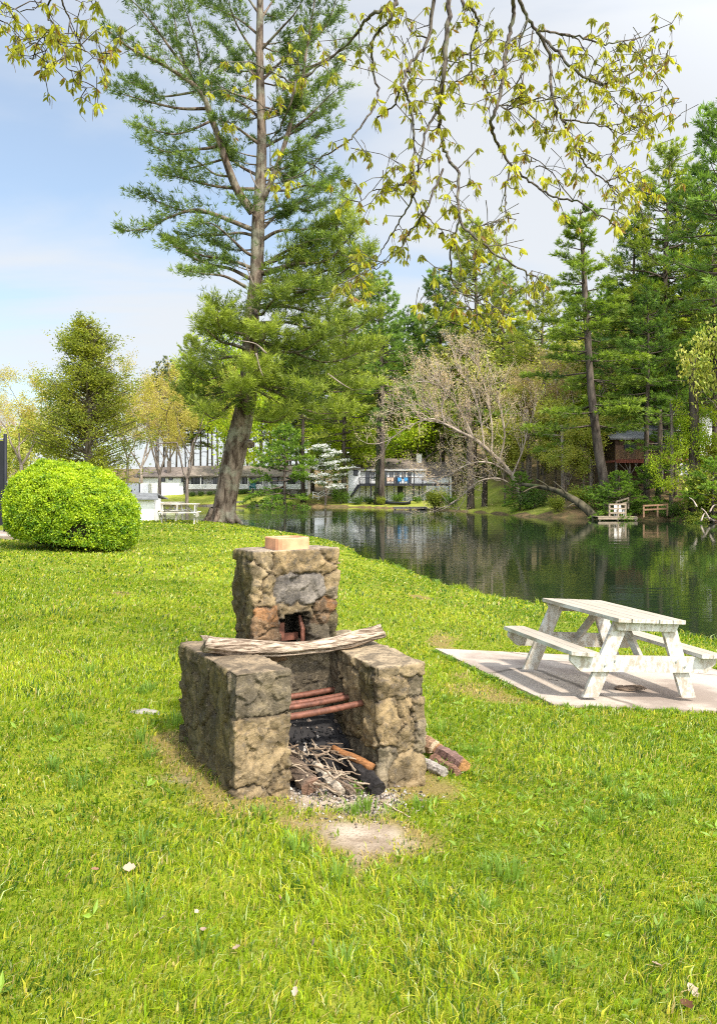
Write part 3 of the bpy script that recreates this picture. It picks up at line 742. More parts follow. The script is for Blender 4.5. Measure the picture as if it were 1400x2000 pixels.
CH = [(.44, .6, 2.13, 1, PAL), (.565, .6, 2.13, 2, TAN2), (.70, .6, 2.13, 2, TAN2), (.81, .6, 2.09, 2, TAN2), (.565, .6, 2.085, 2, TAN2), (.884, .6, 2.07, 2, TAN2), (.69, .6, 2.09, 2, TAN2),
      (.585, .6, 1.92, 3, BLU), (.676, .6, 1.92, 3, BLU), (.773, .6, 1.925, 3, BLU), (.60, .6, 1.98, 3, BLU), (.80, .6, 1.975, 3, BLU), (.62, .6, 1.865, 3, BLU), (.74, .6, 1.862, 3, BLU), (.70, .6, 1.98, 3, BLU), (.82, .6, 1.92, 3, BLU), (.555, .6, 1.92, 3, BLU),
      (.93, .6, 2.15, 4, TAN2), (.935, .6, 1.97, 5, TAN), (.94, .62, 1.90, 5, GRY), (.91, .6, 1.83, 6, ORG), (.86, .6, 1.815, 6, BRN), (.385, .6, 1.99, 7, PAL), (.385, .6, 1.91, 7, TAN), (.385, .6, 2.06, 7, PAL), (.445, .6, 1.97, 8, TAN), (.44, .6, 1.885, 8, TAN),
      (.44, .6, 1.775, 9, ORG), (.42, .6, 1.72, 9, BRN), (.49, .6, 1.765, 9, ORG), (.46, .6, 1.62, 10, BRN), (.50, .6, 1.62, 10, BRN), (.86, .6, 1.72, 11, BRN), (.85, .6, 1.66, 11, GRY), (.95, .6, 1.70, 12, DRK), (.655, .6, 1.795, 13, TAN), (.58, .6, 1.795, 13, TAN), (.74, .6, 1.795, 13, TAN),
      (.357, .70, 2.0, 14, OLV), (.357, .69, 1.75, 14, OLV), (.357, .85, 2.05, 15, OLV), (.357, .86, 1.8, 15, DRK), (.357, .8, 1.5, 16, DRK), (.974, .75, 2.0, 17, TAN), (.974, .8, 1.7, 18, GRY), (.65, .93, 1.9, 19, TAN), (.6, .93, 1.5, 20, GRY), (.6, .6, 1.3, 21, GRY)]
stone_box('chimney', .357, .974, .605, .935, 1.30, 2.195, CH, bbq, carve=carve, step=.009, amp=1.05, seed=4, topcol=(.46, .40, .34))
# clay flue liner standing out of the chimney top: rounded square tube with a wall thickness
def flue():
    g = G(); n = 40; an = np.arange(n) / n * 2 * math.pi
    def ring(r, z): 
        c, s = np.cos(an), np.sin(an); e = 5.0; k = (np.abs(c) ** e + np.abs(s) ** e) ** (-1 / e)
        return np.stack([.662 + c * k * r, .755 + s * k * r, np.full(n, z - BZ)], 1)
    prof = [(.128, 2.02), (.128, 2.268), (.124, 2.274), (.110, 2.274), (.106, 2.268), (.106, 1.9)]
    V = np.concatenate([ring(r, z) for r, z in prof]); j = np.arange(n); j2 = (j + 1) % n
    Q = np.concatenate([np.stack([k * n + j, k * n + j2, (k + 1) * n + j2, (k + 1) * n + j], 1) for k in range(len(prof) - 1)])
    g.add(V, Q); g.build('flue_liner', MAT['terracotta'], bbq, smooth=False)
flue()
g = G(); g.box(.56, .62, .70, .74, 1.60 - BZ, 1.70 - BZ); g.box(.57, .74, .74, .76, 1.57 - BZ, 1.62 - BZ)
g.tube([(.735, .66, 1.56 - BZ), (.74, .67, 1.65 - BZ), (.73, .7, 1.74 - BZ)], [.014, .018, .012], 8); g.build('damper_plate', MAT['rust'], bbq)
for (v, za, zb, r) in ((.185, 1.222, 1.238, .0205), (.345, 1.232, 1.240, .019), (.40, 1.238, 1.243, .018), (.55, 1.24, 1.245, .020)):
    g = G(); t = np.linspace(0, 1, 14); pts = np.stack([.31 + .66 * t, v + .008 * t, za + (zb - za) * t - BZ - .006 * np.sin(t * 3.14)], 1)
    g.tube(pts, r, 14, rough=.06, seed=int(v * 100)); g.build('grate_bar', MAT['rust'], bbq, smooth=True)

# driftwood branch laid across the walls
def drift():
    g = G(); k = 60; t = np.linspace(0, 1, k); n = 30
    ctr = np.stack([.0 + 1.27 * t, .525 - .02 * np.sin(t * 3.0), 1.622 - .06 * t + .07 * (t - .42) ** 2 * 2.2 - .035 * np.sin(t * math.pi)], 1)
    rad = .061 - .009 * t + .006 * np.sin(t * 9) + .004 * vnoise(np.stack([t * 14, t * 0, t * 0], 1), 3)
    an = np.arange(n) / n * 2 * math.pi
    V = []
    for i in range(k):
        q = np.stack([np.full(n, t[i] * 2.3), np.cos(an + .25 * t[i]) * 3.2, np.sin(an + .25 * t[i]) * 3.2], 1)
        groove = -.5 * np.maximum(0, 1 - np.abs(((an + .35 * t[i] - .9) % (2 * math.pi)) - 3.0) / .22) - .26 * np.maximum(0, 1 - np.abs(((an + .35 * t[i] - .9) % (2 * math.pi)) - 4.3) / .16) * (t[i] > .25)
        rr = rad[i] * (1 + .22 * fbm(q, 4, 5) + .10 * fbm(q * np.array([3, 2.2, 2.2]), 2, 8) + groove)
        V.append(ctr[i] + np.stack([0 * an, np.cos(an) * rr * .95, np.sin(an) * rr * .86], 1))
    V = np.concatenate(V); V[:n, 0] += .03 * np.cos(an * 3) * .6; V[-n:, 0] += .02 * np.sin(an * 2)
    i, j = np.meshgrid(np.arange(k - 1), np.arange(n), indexing='ij'); a = (i * n + j).ravel(); b = (i * n + (j + 1) % n).ravel()
    Q = np.stack([a, a + n, b + n, b], 1)
    c0 = len(V); V = np.concatenate([V, V[:n].mean(0, keepdims=True) + [[.01, 0, 0]], V[-n:].mean(0, keepdims=True) - [[.015, 0, 0]]])
    jj = np.arange(n); T = np.concatenate([np.stack([jj, (jj + 1) % n, np.full(n, c0)], 1), np.stack([(jj + 1) % n + c0 - n, jj + c0 - n, np.full(n, c0 + 1)], 1)])
    g.add(V - np.array([0, 0, BZ]), Q, T); o = g.build('driftwood_log', MAT['driftwood'], smooth=True)
    o.location = (-.686, 4.43, BZ); o.rotation_euler = (0, 0, BRZ)
    tag(o, 'bleached crooked driftwood branch laid across the barbecue walls', 'log')
drift()

# ash, sticks and burnt wood in the firebox mouth
def chips():
    g = G(); N = 1300
    u = np.concatenate([rng.uniform(.36, .91, 620), rng.normal(.72, .20, 680)]); v = np.concatenate([rng.uniform(-.05, .58, 620), rng.normal(-.16, .15, 680)])
    x = -.686 + .867 * u - .498 * v; y = 4.43 + .498 * u + .867 * v; z = Hfield(x, y)[0] + np.where(v > .1, .05 + .22 * sstep(.15, .55, v), .004)
    for i in range(N):
        s = rng.uniform(.005, .016) * (1.2 if v[i] > 0 else .7); q = nrm(rng.normal(0, 1, (6, 3))) * s * rng.uniform(.5, 1.2, (6, 1)); q[:, 2] *= .6
        c = (.02, .019, .02) if v[i] > .12 and rng.random() < .8 else [(.24, .21, .18), (.13, .10, .08), (.36, .32, .28), (.04, .035, .03)][rng.integers(4)]
        # an irregular octahedron
        o = np.array([(1, 0, 0), (0, 1, 0), (-1, 0, 0), (0, -1, 0), (0, 0, 1), (0, 0, -1)]) * s * rng.uniform(.5, 1.3, (6, 1)) + q * .4
        g.add(o + [x[i], y[i], z[i]], None, [(0, 1, 4), (1, 2, 4), (2, 3, 4), (3, 0, 4), (1, 0, 5), (2, 1, 5), (3, 2, 5), (0, 3, 5)], np.array(c) * rng.uniform(.7, 1.3))
    # the heap they lie on
    n = 26; U, Vv = np.meshgrid(np.linspace(.34, .93, n), np.linspace(.0, .6, n), indexing='ij'); U = U.ravel(); Vv = Vv.ravel()
    X = -.686 + .867 * U - .498 * Vv; Y = 4.43 + .498 * U + .867 * Vv; Z = Hfield(X, Y)[0] + .30 * sstep(.10, .58, Vv) - .01 + .03 * fbm2(U * 14, Vv * 14, 3, 2)
    i, j = np.meshgrid(np.arange(n - 1), np.arange(n - 1), indexing='ij'); q = (i * n + j).ravel()
    g.add(np.stack([X, Y, Z], 1), np.stack([q, q + n, q + n + 1, q + 1], 1), None, (.022, .02, .02))
    tag(g.build('ash', MAT['ash']), 'black ash and pale grit spilling out of the firebox', 'ash', kind='stuff')
chips()
def stick(a, b, r, name, mat, c=(1, 1, 1), bend=.02, n=7, rough=.12):
    a = np.array(a, float); b = np.array(b, float); t = np.linspace(0, 1, 9)[:, None]
    pts = a * (1 - t) + b * t; L = np.linalg.norm(b - a); sd = rng.normal(0, 1, 3)
    pts = pts + np.sin(t * 3.14) * sd * bend * L + .012 * L * rng.normal(0, 1, (9, 3))
    g = G(); g.tube(pts - a, r * np.linspace(1.1, .75, 9), n, c, rough=rough, seed=int(rng.integers(99))); return g.build(name, MAT[mat], smooth=n > 6, loc=tuple(a))
def gz(u, v, h=0):
    x, y, _ = bw(u, v, 0); return (x, y, H(x, y) + h)
for i in range(52):
    u = rng.uniform(.40, .82); v = rng.uniform(-.10, .30); L = rng.uniform(.10, .30); an = rng.choice([rng.normal(.1, .5), rng.normal(-1.1, .35), rng.normal(1.3, .5)])
    h = .05 + .10 * sstep(-.1, .25, v) + rng.uniform(0, .05); du, dv = L * math.cos(an) / 2, L * math.sin(an) / 2
    a = gz(np.clip(u - du, .36, .92), v - dv, h + rng.uniform(-.025, .02)); b = gz(np.clip(u + du, .36, .92), v + dv, h + rng.uniform(-.03, .03))
    pale = rng.random() < .6; c = np.array((.33, .255, .18) if pale else (.17, .12, .08)) * rng.uniform(.75, 1.2)
    tag(stick(a, b, rng.uniform(.003, .0078), 'twig', 'twig', c, .04, 6), 'thin dry twig in the kindling heap at the firebox mouth', 'twig', 'kindling twigs in the firebox')
tag(stick(gz(.90, .02, .12), gz(.76, .28, .17), .026, 'half_burnt_stick', 'firewood', (.25, .11, .04), .01, 9), 'brown half-burnt stick leaning on the right inner wall of the barbecue', 'firewood')
def chunk(a, b, w, t, name, mat, c, lab, cat_, grp=None, cend=None):
    """split log: wedge-like section, rough faces"""
    a = np.array(a, float); b = np.array(b, float); d = nrm(b - a); x = nrm(np.cross(d, [0, 0, 1.])); z = np.cross(x, d)
    sec = np.array([(-.5, -.4), (-.1, -.52), (.42, -.42), (.52, -.05), (.36, .36), (.02, .50), (-.32, .34), (-.52, 0)])
    m = 12; g = G(); V = []
    for i in range(m):
        k = i / (m - 1); s = sec * (1 + .10 * rng.normal(0, 1, (8, 1))) * (1 - .08 * abs(k - .5))
        V.append((b - a) * k + (x * (s[:, :1] * w)) + (z * (s[:, 1:] * t)) + .003 * rng.normal(0, 1, (8, 3)))
    V = np.concatenate(V); i, j = np.meshgrid(np.arange(m - 1), np.arange(8), indexing='ij'); q = (i * 8 + j).ravel(); r = (i * 8 + (j + 1) % 8).ravel()
    C = np.tile(np.array(c, float), (len(V), 1)); 
    if cend is not None: C[-8:] = cend; C[:8] = cend
    e = np.concatenate([V[:8], V[:8].mean(0, keepdims=True), V[-8:], V[-8:].mean(0, keepdims=True)])
    g.add(V, np.stack([q, r, r + 8, q + 8], 1), None, C); jj = np.arange(8); j2 = (jj + 1) % 8
    g.add(e, None, np.concatenate([np.stack([j2, jj, np.full(8, 8)], 1), np.stack([jj + 9, j2 + 9, np.full(8, 17)], 1)]), c if cend is None else cend)
    return tag(g.build(name, MAT[mat], smooth=False, loc=tuple(a)), lab, cat_, grp)
chunk(gz(.86, -.13, .05), gz(.84, .2, .10), .10, .085, 'charred_log', 'charred', (.02, .018, .018), 'charred log slanting out of the firebox against the right wall', 'log', None)
chunk(gz(.46, -.03, .055), gz(.45, .3, .12), .11, .10, 'stub_log', 'firewood', (.12, .085, .06), 'short round log with its sawn end facing out beside the left wall', 'log', None, (.17, .10, .065))
chunk(gz(.62, -.10, .035), gz(.60, .2, .10), .055, .05, 'bark_stick', 'firewood', (.36, .30, .23), 'grey bark stick pointing out of the middle of the firebox', 'firewood', None)
chunk(gz(.70, -.08, .03), gz(.66, .1, .08), .045, .045, 'bark_stick', 'firewood', (.22, .17, .13), 'shorter brown bark stick beside the grey one in the firebox', 'firewood', None)
chunk(gz(.50, .02, .03), gz(.85, .33, .16), .05, .05, 'charred_log', 'charred', (.02, .018, .018), 'thin charred log lying across the firebox under the grate', 'log', None)
# split firewood behind the right wall
def pw(px, py, d, h=0):
    x = fx(px, d); return np.array((x, d, H(x, d) + h))
chunk(pw(856, 0, 5.62, .075), pw(908, 0, 5.36, .055), .10, .09, 'firewood', 'firewood', (.17, .10, .08), 'reddish split log on top of the firewood beside the barbecue', 'firewood', None, (.30, .15, .055))
chunk(pw(815, 0, 5.45, .05), pw(868, 0, 5.28, .03), .075, .06, 'firewood', 'firewood', (.27, .235, .205), 'pale grey barked log lowest in the firewood beside the barbecue', 'firewood')
chunk(pw(845, 0, 5.52, .05), pw(893, 0, 5.30, .03), .06, .06, 'firewood', 'firewood', (.19, .10, .065), 'dark thin split log in the middle of the firewood pile', 'firewood')
chunk(pw(815, 0, 5.75, .10), pw(850, 0, 5.62, .09), .10, .10, 'firewood', 'firewood', (.25, .15, .09), 'short log with a pale cut face behind the barbecue wall', 'firewood', None, (.50, .37, .24))
tag(stick(pw(742, 0, 4.62, .02), pw(800, 0, 4.42, .012), .005, 'twig', 'twig', (.40, .31, .22), .08), 'pale bent twig on the bare soil before the right barbecue wall', 'twig')
# a flat stone and fallen leaves in the grass
g = G(); u_ = np.linspace(0, 2 * math.pi, 12, endpoint=False)
top = np.stack([np.cos(u_) * .10, np.sin(u_) * .05, .012 + 0 * u_], 1) * (1 + .15 * rng.normal(0, 1, (12, 1)) * [[1, 1, 0]]); bot = top * [[1.12, 1.15, 0]] - [[0, 0, .02]]
g.add(np.concatenate([top, bot, [[0, 0, .034]]]), [(k, 12 + k, 12 + (k + 1) % 12, (k + 1) % 12) for k in range(12)], [(k, (k + 1) % 12, 24) for k in range(12)])
x = fx(282, 5.9); tag(g.build('flat_stone', MAT['rock'], loc=(x, 5.9, H(x, 5.9)), bevel=.006), 'flat grey stone half sunk in the grass left of the barbecue', 'stone')
def dry_leaf(px, py, size, c, lab, grp):
    d = 3.
    for _ in range(25):
        x = fx(px, d); d = F * (EYE - H(x, d) - .03) / (py - HOR)
    g = G(); n = 7; t = np.linspace(0, 1, n); w = size * .34 * np.sin(t * math.pi) ** .7 * (1 + .25 * np.sin(t * 17)); cu = rng.uniform(.2, .5)
    ctr = np.stack([t * size, 0 * t, size * cu * (t - .4) ** 2], 1); L = ctr + np.stack([0 * t, w, .5 * w], 1); R = ctr + np.stack([0 * t, -w, .4 * w], 1)
    q = np.arange(n - 1); V = np.concatenate([L, ctr, R]); Q = np.concatenate([np.stack([q, q + n, q + n + 1, q + 1], 1), np.stack([q + n, q + 2 * n, q + 2 * n + 1, q + n + 1], 1)])
    g.add(V, Q, None, np.array(c)); o = g.build('dry_leaf', MAT['dry_leaf'], smooth=True, loc=(x, d, H(x, d) + .035)); o.rotation_euler = (rng.normal(0, .4), rng.normal(0, .5), rng.uniform(0, 6.28)); tag(o, lab, 'leaf', grp)
dry_leaf(1342, 1922, .055, (.45, .35, .26), 'curled pale dry leaf upright in the grass at the lower right corner', None)
dry_leaf(1330, 1955, .06, (.13, .06, .03), 'dark brown curled leaf below a pale one in the lower right grass', None)
dry_leaf(240, 1698, .055, (.45, .34, .25), 'crumpled pale leaf in the grass left below the barbecue', None)
for q in ((397, 1822), (548, 1763), (380, 1786), (310, 1800), (575, 1950), (1292, 1890), (828, 1668), (610, 1852), (1352, 1735), (178, 1700), (470, 1850)):
    dry_leaf(q[0], q[1], rng.uniform(.025, .042), np.array([(.40, .29, .21), (.30, .16, .10), (.46, .37, .28)][rng.integers(3)]), 'small dry leaf scrap lying in the lawn grass', 'dry leaf scraps on the lawn')

# ------------------------------------------------------------------ picnic tables
def make_table(name, label, M4, L=1.56, group=None):
    r = tag(empty(name), label, 'picnic table', group); r.matrix_world = M4
    pm = MAT['paint']; TH = .82; zt = TH - .042
    g = G(); w = .80 / 5
    for k in range(5): g.box(-.4 + k * w + .0055, -.4 + (k + 1) * w - .0055, rng.uniform(-.006, .006), L + rng.uniform(-.006, .006), zt, TH + rng.uniform(-.001, .001))
    g.build('tabletop', pm, r, bevel=.004)
    for y in (.075, L - .12):
        g = G(); V = [(-.38, zt - .001), (.38, zt - .001), (.34, zt - .09), (-.34, zt - .09)]
        g.add([(x, y, z) for x, z in V] + [(x, y + .042, z) for x, z in V], [(0, 1, 2, 3), (7, 6, 5, 4), (0, 4, 5, 1), (1, 5, 6, 2), (2, 6, 7, 3), (3, 7, 4, 0)]); g.build('cleat', pm, r, bevel=.004)
    for y, sgn in ((.14, 1), (L - .14, -1)):
        for sx in (-1, 1):
            g = G(); V = []
            for (x, z, hw) in ((.27, zt - .002, .088), (.58, .0, .088)): V += [(sx * (x - hw), z), (sx * (x + hw), z)]
            a, b, c_, d = V; pr = [a, b, d, c_]
            if sx < 0: pr = pr[::-1]
            g.add([(p[0], y - .021, p[1]) for p in pr] + [(p[0], y + .021, p[1]) for p in pr], [(0, 1, 2, 3)[::-1], (4, 5, 6, 7), (0, 1, 5, 4), (1, 2, 6, 5), (2, 3, 7, 6), (3, 0, 4, 7)]); g.build('leg', pm, r, bevel=.004)
        yb = y - sgn * .043; g = G(); V = [(-.86, .435), (.86, .435), (.86, .37), (.74, .27), (-.74, .27), (-.86, .37)]
        g.add([(x, yb - .02, z) for x, z in V] + [(x, yb + .02, z) for x, z in V], [(k, (k + 1) % 6, 6 + (k + 1) % 6, 6 + k) for k in range(6)] + [(0, 3, 2, 1), (0, 5, 4, 3), (6, 7, 8, 9), (6, 9, 10, 11)])
        cb = g.build('cross_beam', pm, r, bevel=.004)
        for bx_ in (-.47, -.36, .36, .47):
            g = G(); g.tube([(bx_, yb - sgn * .018, .35 + (.03 if abs(bx_) < .4 else -.02)), (bx_, yb - sgn * .028, .35 + (.03 if abs(bx_) < .4 else -.02))], .011, 8); g.build('bolt', MAT['steel'], cb)
        g = G(); g.beam((0, yb + sgn * .045, .36), (0, y + sgn * .42, zt - .01), .09, .04, (1, 0, 0)); g.build('brace', pm, r, bevel=.004)
    for sx in (-1, 1):
        g = G()
        for k in range(2):
            x0 = sx * (.60 + k * .145); x1 = x0 + sx * .139; lo, hi = min(x0, x1), max(x0, x1); e = .05 if k == 1 else 0
            # the outer plank's corners are cut off
            o0, o1 = (hi, lo) if sx > 0 else (lo, hi)
            pl = [(o1, -.02), (o1, L + .02), (o0, L + .02 - e), (o0, -.02 + e)]
            if sx > 0: pl = pl[::-1]
            g.add([(x, y, .4365) for x, y in pl] + [(x, y, .4785) for x, y in pl], [(3, 2, 1, 0)[::-1], (4, 5, 6, 7)[::-1], (0, 1, 5, 4)[::-1], (1, 2, 6, 5)[::-1], (2, 3, 7, 6)[::-1], (3, 0, 4, 7)[::-1]])
        g.build('seat', pm, r, bevel=.004)
    return r
th = math.radians(15.5)
eu = Vector((math.cos(th), math.sin(th), -.072)).normalized(); ev = Vector((-math.sin(th), math.cos(th), 0.0)); ez = eu.cross(ev).normalized(); ev = ez.cross(eu)
R3 = Matrix((eu, ev, ez)).transposed()
corner = Vector((fx(1207, 7.93), 7.93, fz(1208, 7.93)))
org = corner - R3 @ Vector((-.40, 0, .82))
tab = make_table('picnic_table', 'weathered white picnic table on the concrete pad by the water', Matrix.Translation(org) @ R3.to_4x4())
for (px, d, lab, rz) in ((352, 32.5, 'small white picnic table at the lake end of the distant pair', 96), (322, 34.5, 'small white picnic table next to the pump house', 88)):
    t = copy_tree(tab); x = fx(px, d); t.matrix_world = Matrix.Translation((x + .78, d, H(x, d) - .02)) @ Matrix.Rotation(math.radians(rz), 4, 'Z'); tag(t, lab, None, 'white picnic tables by the pump house')
# a coil of dry vine and a few sticks under the table
g = G()
for k in range(16):
    t = np.linspace(0, 6.28 * .8, 22); r0 = rng.uniform(.6, 1.1); ph = rng.uniform(0, 6.28)
    g.tube(np.stack([np.cos(t + ph) * .16 * r0, np.sin(t + ph) * .07 * r0 + rng.normal(0, .01), .012 + .025 * rng.random() + .006 * np.sin(t * 3)], 1), .0045, 5, np.array((.17, .12, .085)) * rng.uniform(.6, 1.4))
d = 8.62; x = fx(1230, d); tag(g.build('vine_coil', MAT['twig'], loc=(x, d, .415)), 'coil of dry brown vine on the concrete under the picnic table', 'vine')
for px, d, L, z, lab in ((1070, 8.9, .1, .462, 'small dark stick on the pad near the far left table leg'), (1310, 8.08, .09, .39, 'small dark stick on the pad edge before the right table leg'), (1292, 8.95, .07, .36, 'short dark stick on the pad beyond the vine coil')):
    x = fx(px, d); tag(stick((x, d, z), (x + L, d - L * .4, z), .007, 'stick', 'twig', (.08, .06, .045), .02), lab, 'stick')

# ------------------------------------------------------------------ conifers
def limb_sprays(gw, acc, path, r0, step, blen, droop=0., wood=True, start=.3, twr=.35, up=.12, sub=3, ns=5):
    """one limb: its wood into gw; its side twigs' needle points into acc (points, directions, outness)"""
    path = np.asarray(path, float); m = len(path)
    sl = np.r_[0, np.cumsum(np.linalg.norm(np.diff(path, axis=0), axis=1))]; Lt = sl[-1]; t = sl / Lt
    gw.tube(path, r0 * (1 - t * .88), ns, cap=False)
    tg = nrm(np.gradient(path, axis=0)); n = max(int(Lt * (1 - start) / step), 2)
    for k in range(n):
        tt = start + (1 - start) * (k + rng.random()) / n; i = min(int(np.searchsorted(t, tt)), m - 1)
        p = path[i]; d = tg[i]; sd = np.cross(d, [0, 0, 1.]); sd = sd / (np.linalg.norm(sd) + 1e-6) * (1 if k % 2 else -1)
        L = blen * (1.1 - .65 * tt) * rng.uniform(.55, 1.25); dr = nrm(d * rng.uniform(.45, 1.0) + sd * rng.uniform(.35, 1.0) + np.array([0, 0, up * rng.uniform(.2, 2.2) - droop]))
        q = p + dr * L + np.array([0, 0, .08 * L]); 
        if wood and L > .25: gw.tube(np.stack([p, (p + q) / 2 - [0, 0, .03 * L], q]), [r0 * twr * .35, r0 * twr * .22, r0 * .05], 3, cap=False)
        ss_ = np.linspace(.25, 1, sub)
        for s in ss_:
            j = rng.normal(0, .10 * L, 3)
            acc.append(np.r_[p + dr * L * s + j, dr + [0, 0, .18], tt * s])
    acc.append(np.r_[path[-1], tg[-1], 1.0])

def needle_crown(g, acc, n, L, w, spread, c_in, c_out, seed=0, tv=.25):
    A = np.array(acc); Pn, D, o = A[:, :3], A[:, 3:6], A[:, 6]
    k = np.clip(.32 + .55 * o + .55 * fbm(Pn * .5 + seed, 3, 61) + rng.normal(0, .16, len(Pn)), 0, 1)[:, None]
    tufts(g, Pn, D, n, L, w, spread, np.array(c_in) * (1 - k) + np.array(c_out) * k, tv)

C_DK, C_MD, C_LT = (.065, .13, .025), (.24, .34, .045), (.36, .42, .06)

def pine_tree(name, h, clear, R, seed, c_in=C_DK, c_out=C_MD, lean=(0, 0), r0=.38, gap=.85, dens=1.0, dead=6, blade=.46, flat=.0, bark='bark_far', irreg=.35, top_round=.15):
    """a tree built round the origin: Empty > trunk, crown (, dead_branches)"""
    st = rng.bit_generator.state; globals()['rng'] = np.random.default_rng(seed)
    e = empty(name); gt, gw, gn = G(), G(), G(); acc = []
    t = np.linspace(0, 1, 14); sway = .012 * h
    ph = rng.uniform(0, 6, 2)
    tp = np.stack([lean[0] * t * h + sway * np.sin(t * 5 + ph[0]) * t, lean[1] * t * h + sway * np.sin(t * 4 + ph[1]) * t, t * h], 1); tp[0, 2] = -.5
    tr = r0 * (1 - t) ** .75 + .03; tr[0] *= 1.35
    gt.tube(tp, tr, 9, rough=.15, seed=seed)
    z = clear * h
    while z < h * .985:
        f = (z - clear * h) / (h * (1 - clear)); prof = (.55 + .45 * min(1, f / .18)) * (1 - f ** 1.5) ** .8 + top_round * (1 - f)
        base = np.array([np.interp(z / h, t, tp[:, k]) for k in range(3)])
        a0 = rng.uniform(0, 6.28); nl = rng.integers(3, 6)
        for k in range(nl):
            if rng.random() < .16: continue
            an = a0 + k * 6.28 / nl + rng.normal(0, .3); L = R * prof * rng.uniform(1 - irreg, 1 + irreg * .6) + .25
            el = -.08 + .85 * f ** 1.6 + rng.normal(0, .09) - flat
            dh = np.array([math.cos(an), math.sin(an), 0]); q = [base]
            for s, rise in ((.35, .85), (.7, .9), (1., 1.35)): q.append(base + dh * L * s + np.array([0, 0, math.sin(el) * L * s * rise]) + rng.normal(0, .03 * L, 3))
            limb_sprays(gw, acc, cat(q, 3), max(.018 * L + .02, .03), .30 / dens, .32 * L + .30, start=.25, sub=4, ns=4)
        z += gap * rng.uniform(.6, 1.35) * (1 - .35 * f)
    for k in range(dead):
        zz_ = h * clear * rng.uniform(.35, 1.0); base = np.array([np.interp(zz_ / h, t, tp[:, i]) for i in range(3)]); an = rng.uniform(0, 6.28); L = rng.uniform(.8, 2.4)
        q = [base, base + np.array([math.cos(an), math.sin(an), .05]) * L * .6, base + np.array([math.cos(an), math.sin(an), -.25]) * L]
        gw.tube(cat(q, 3), np.linspace(.035, .01, 7), 4, cap=False)
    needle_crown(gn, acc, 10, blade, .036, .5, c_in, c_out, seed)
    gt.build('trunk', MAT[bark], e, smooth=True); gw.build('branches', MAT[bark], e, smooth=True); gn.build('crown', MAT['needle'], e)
    rng_new = np.random.default_rng(); rng_new.bit_generator.state = st; globals()['rng'] = rng_new
    return e

used = {}
def stand(proto, px, d, top=None, label=None, cat_='tree', group=None, h0=None, rz=None, sx=1., zoff=0., X=None):
    """place a tree (first use moves the prototype, later uses copy it); top = image row its tip reaches"""
    e = proto if proto.name not in used else copy_tree(proto)
    used[proto.name] = 1
    x = fx(px, d) if X is None else X; z = H(x, d) + zoff
    k = 1. if top is None else (fz(top, d) - z) / h0
    e.location = (x, d, z); e.scale = (k * sx, k * sx, k); e.rotation_euler = (0, 0, rng.uniform(0, 6.28) if rz is None else rz)
    return tag(e, label, cat_, group)

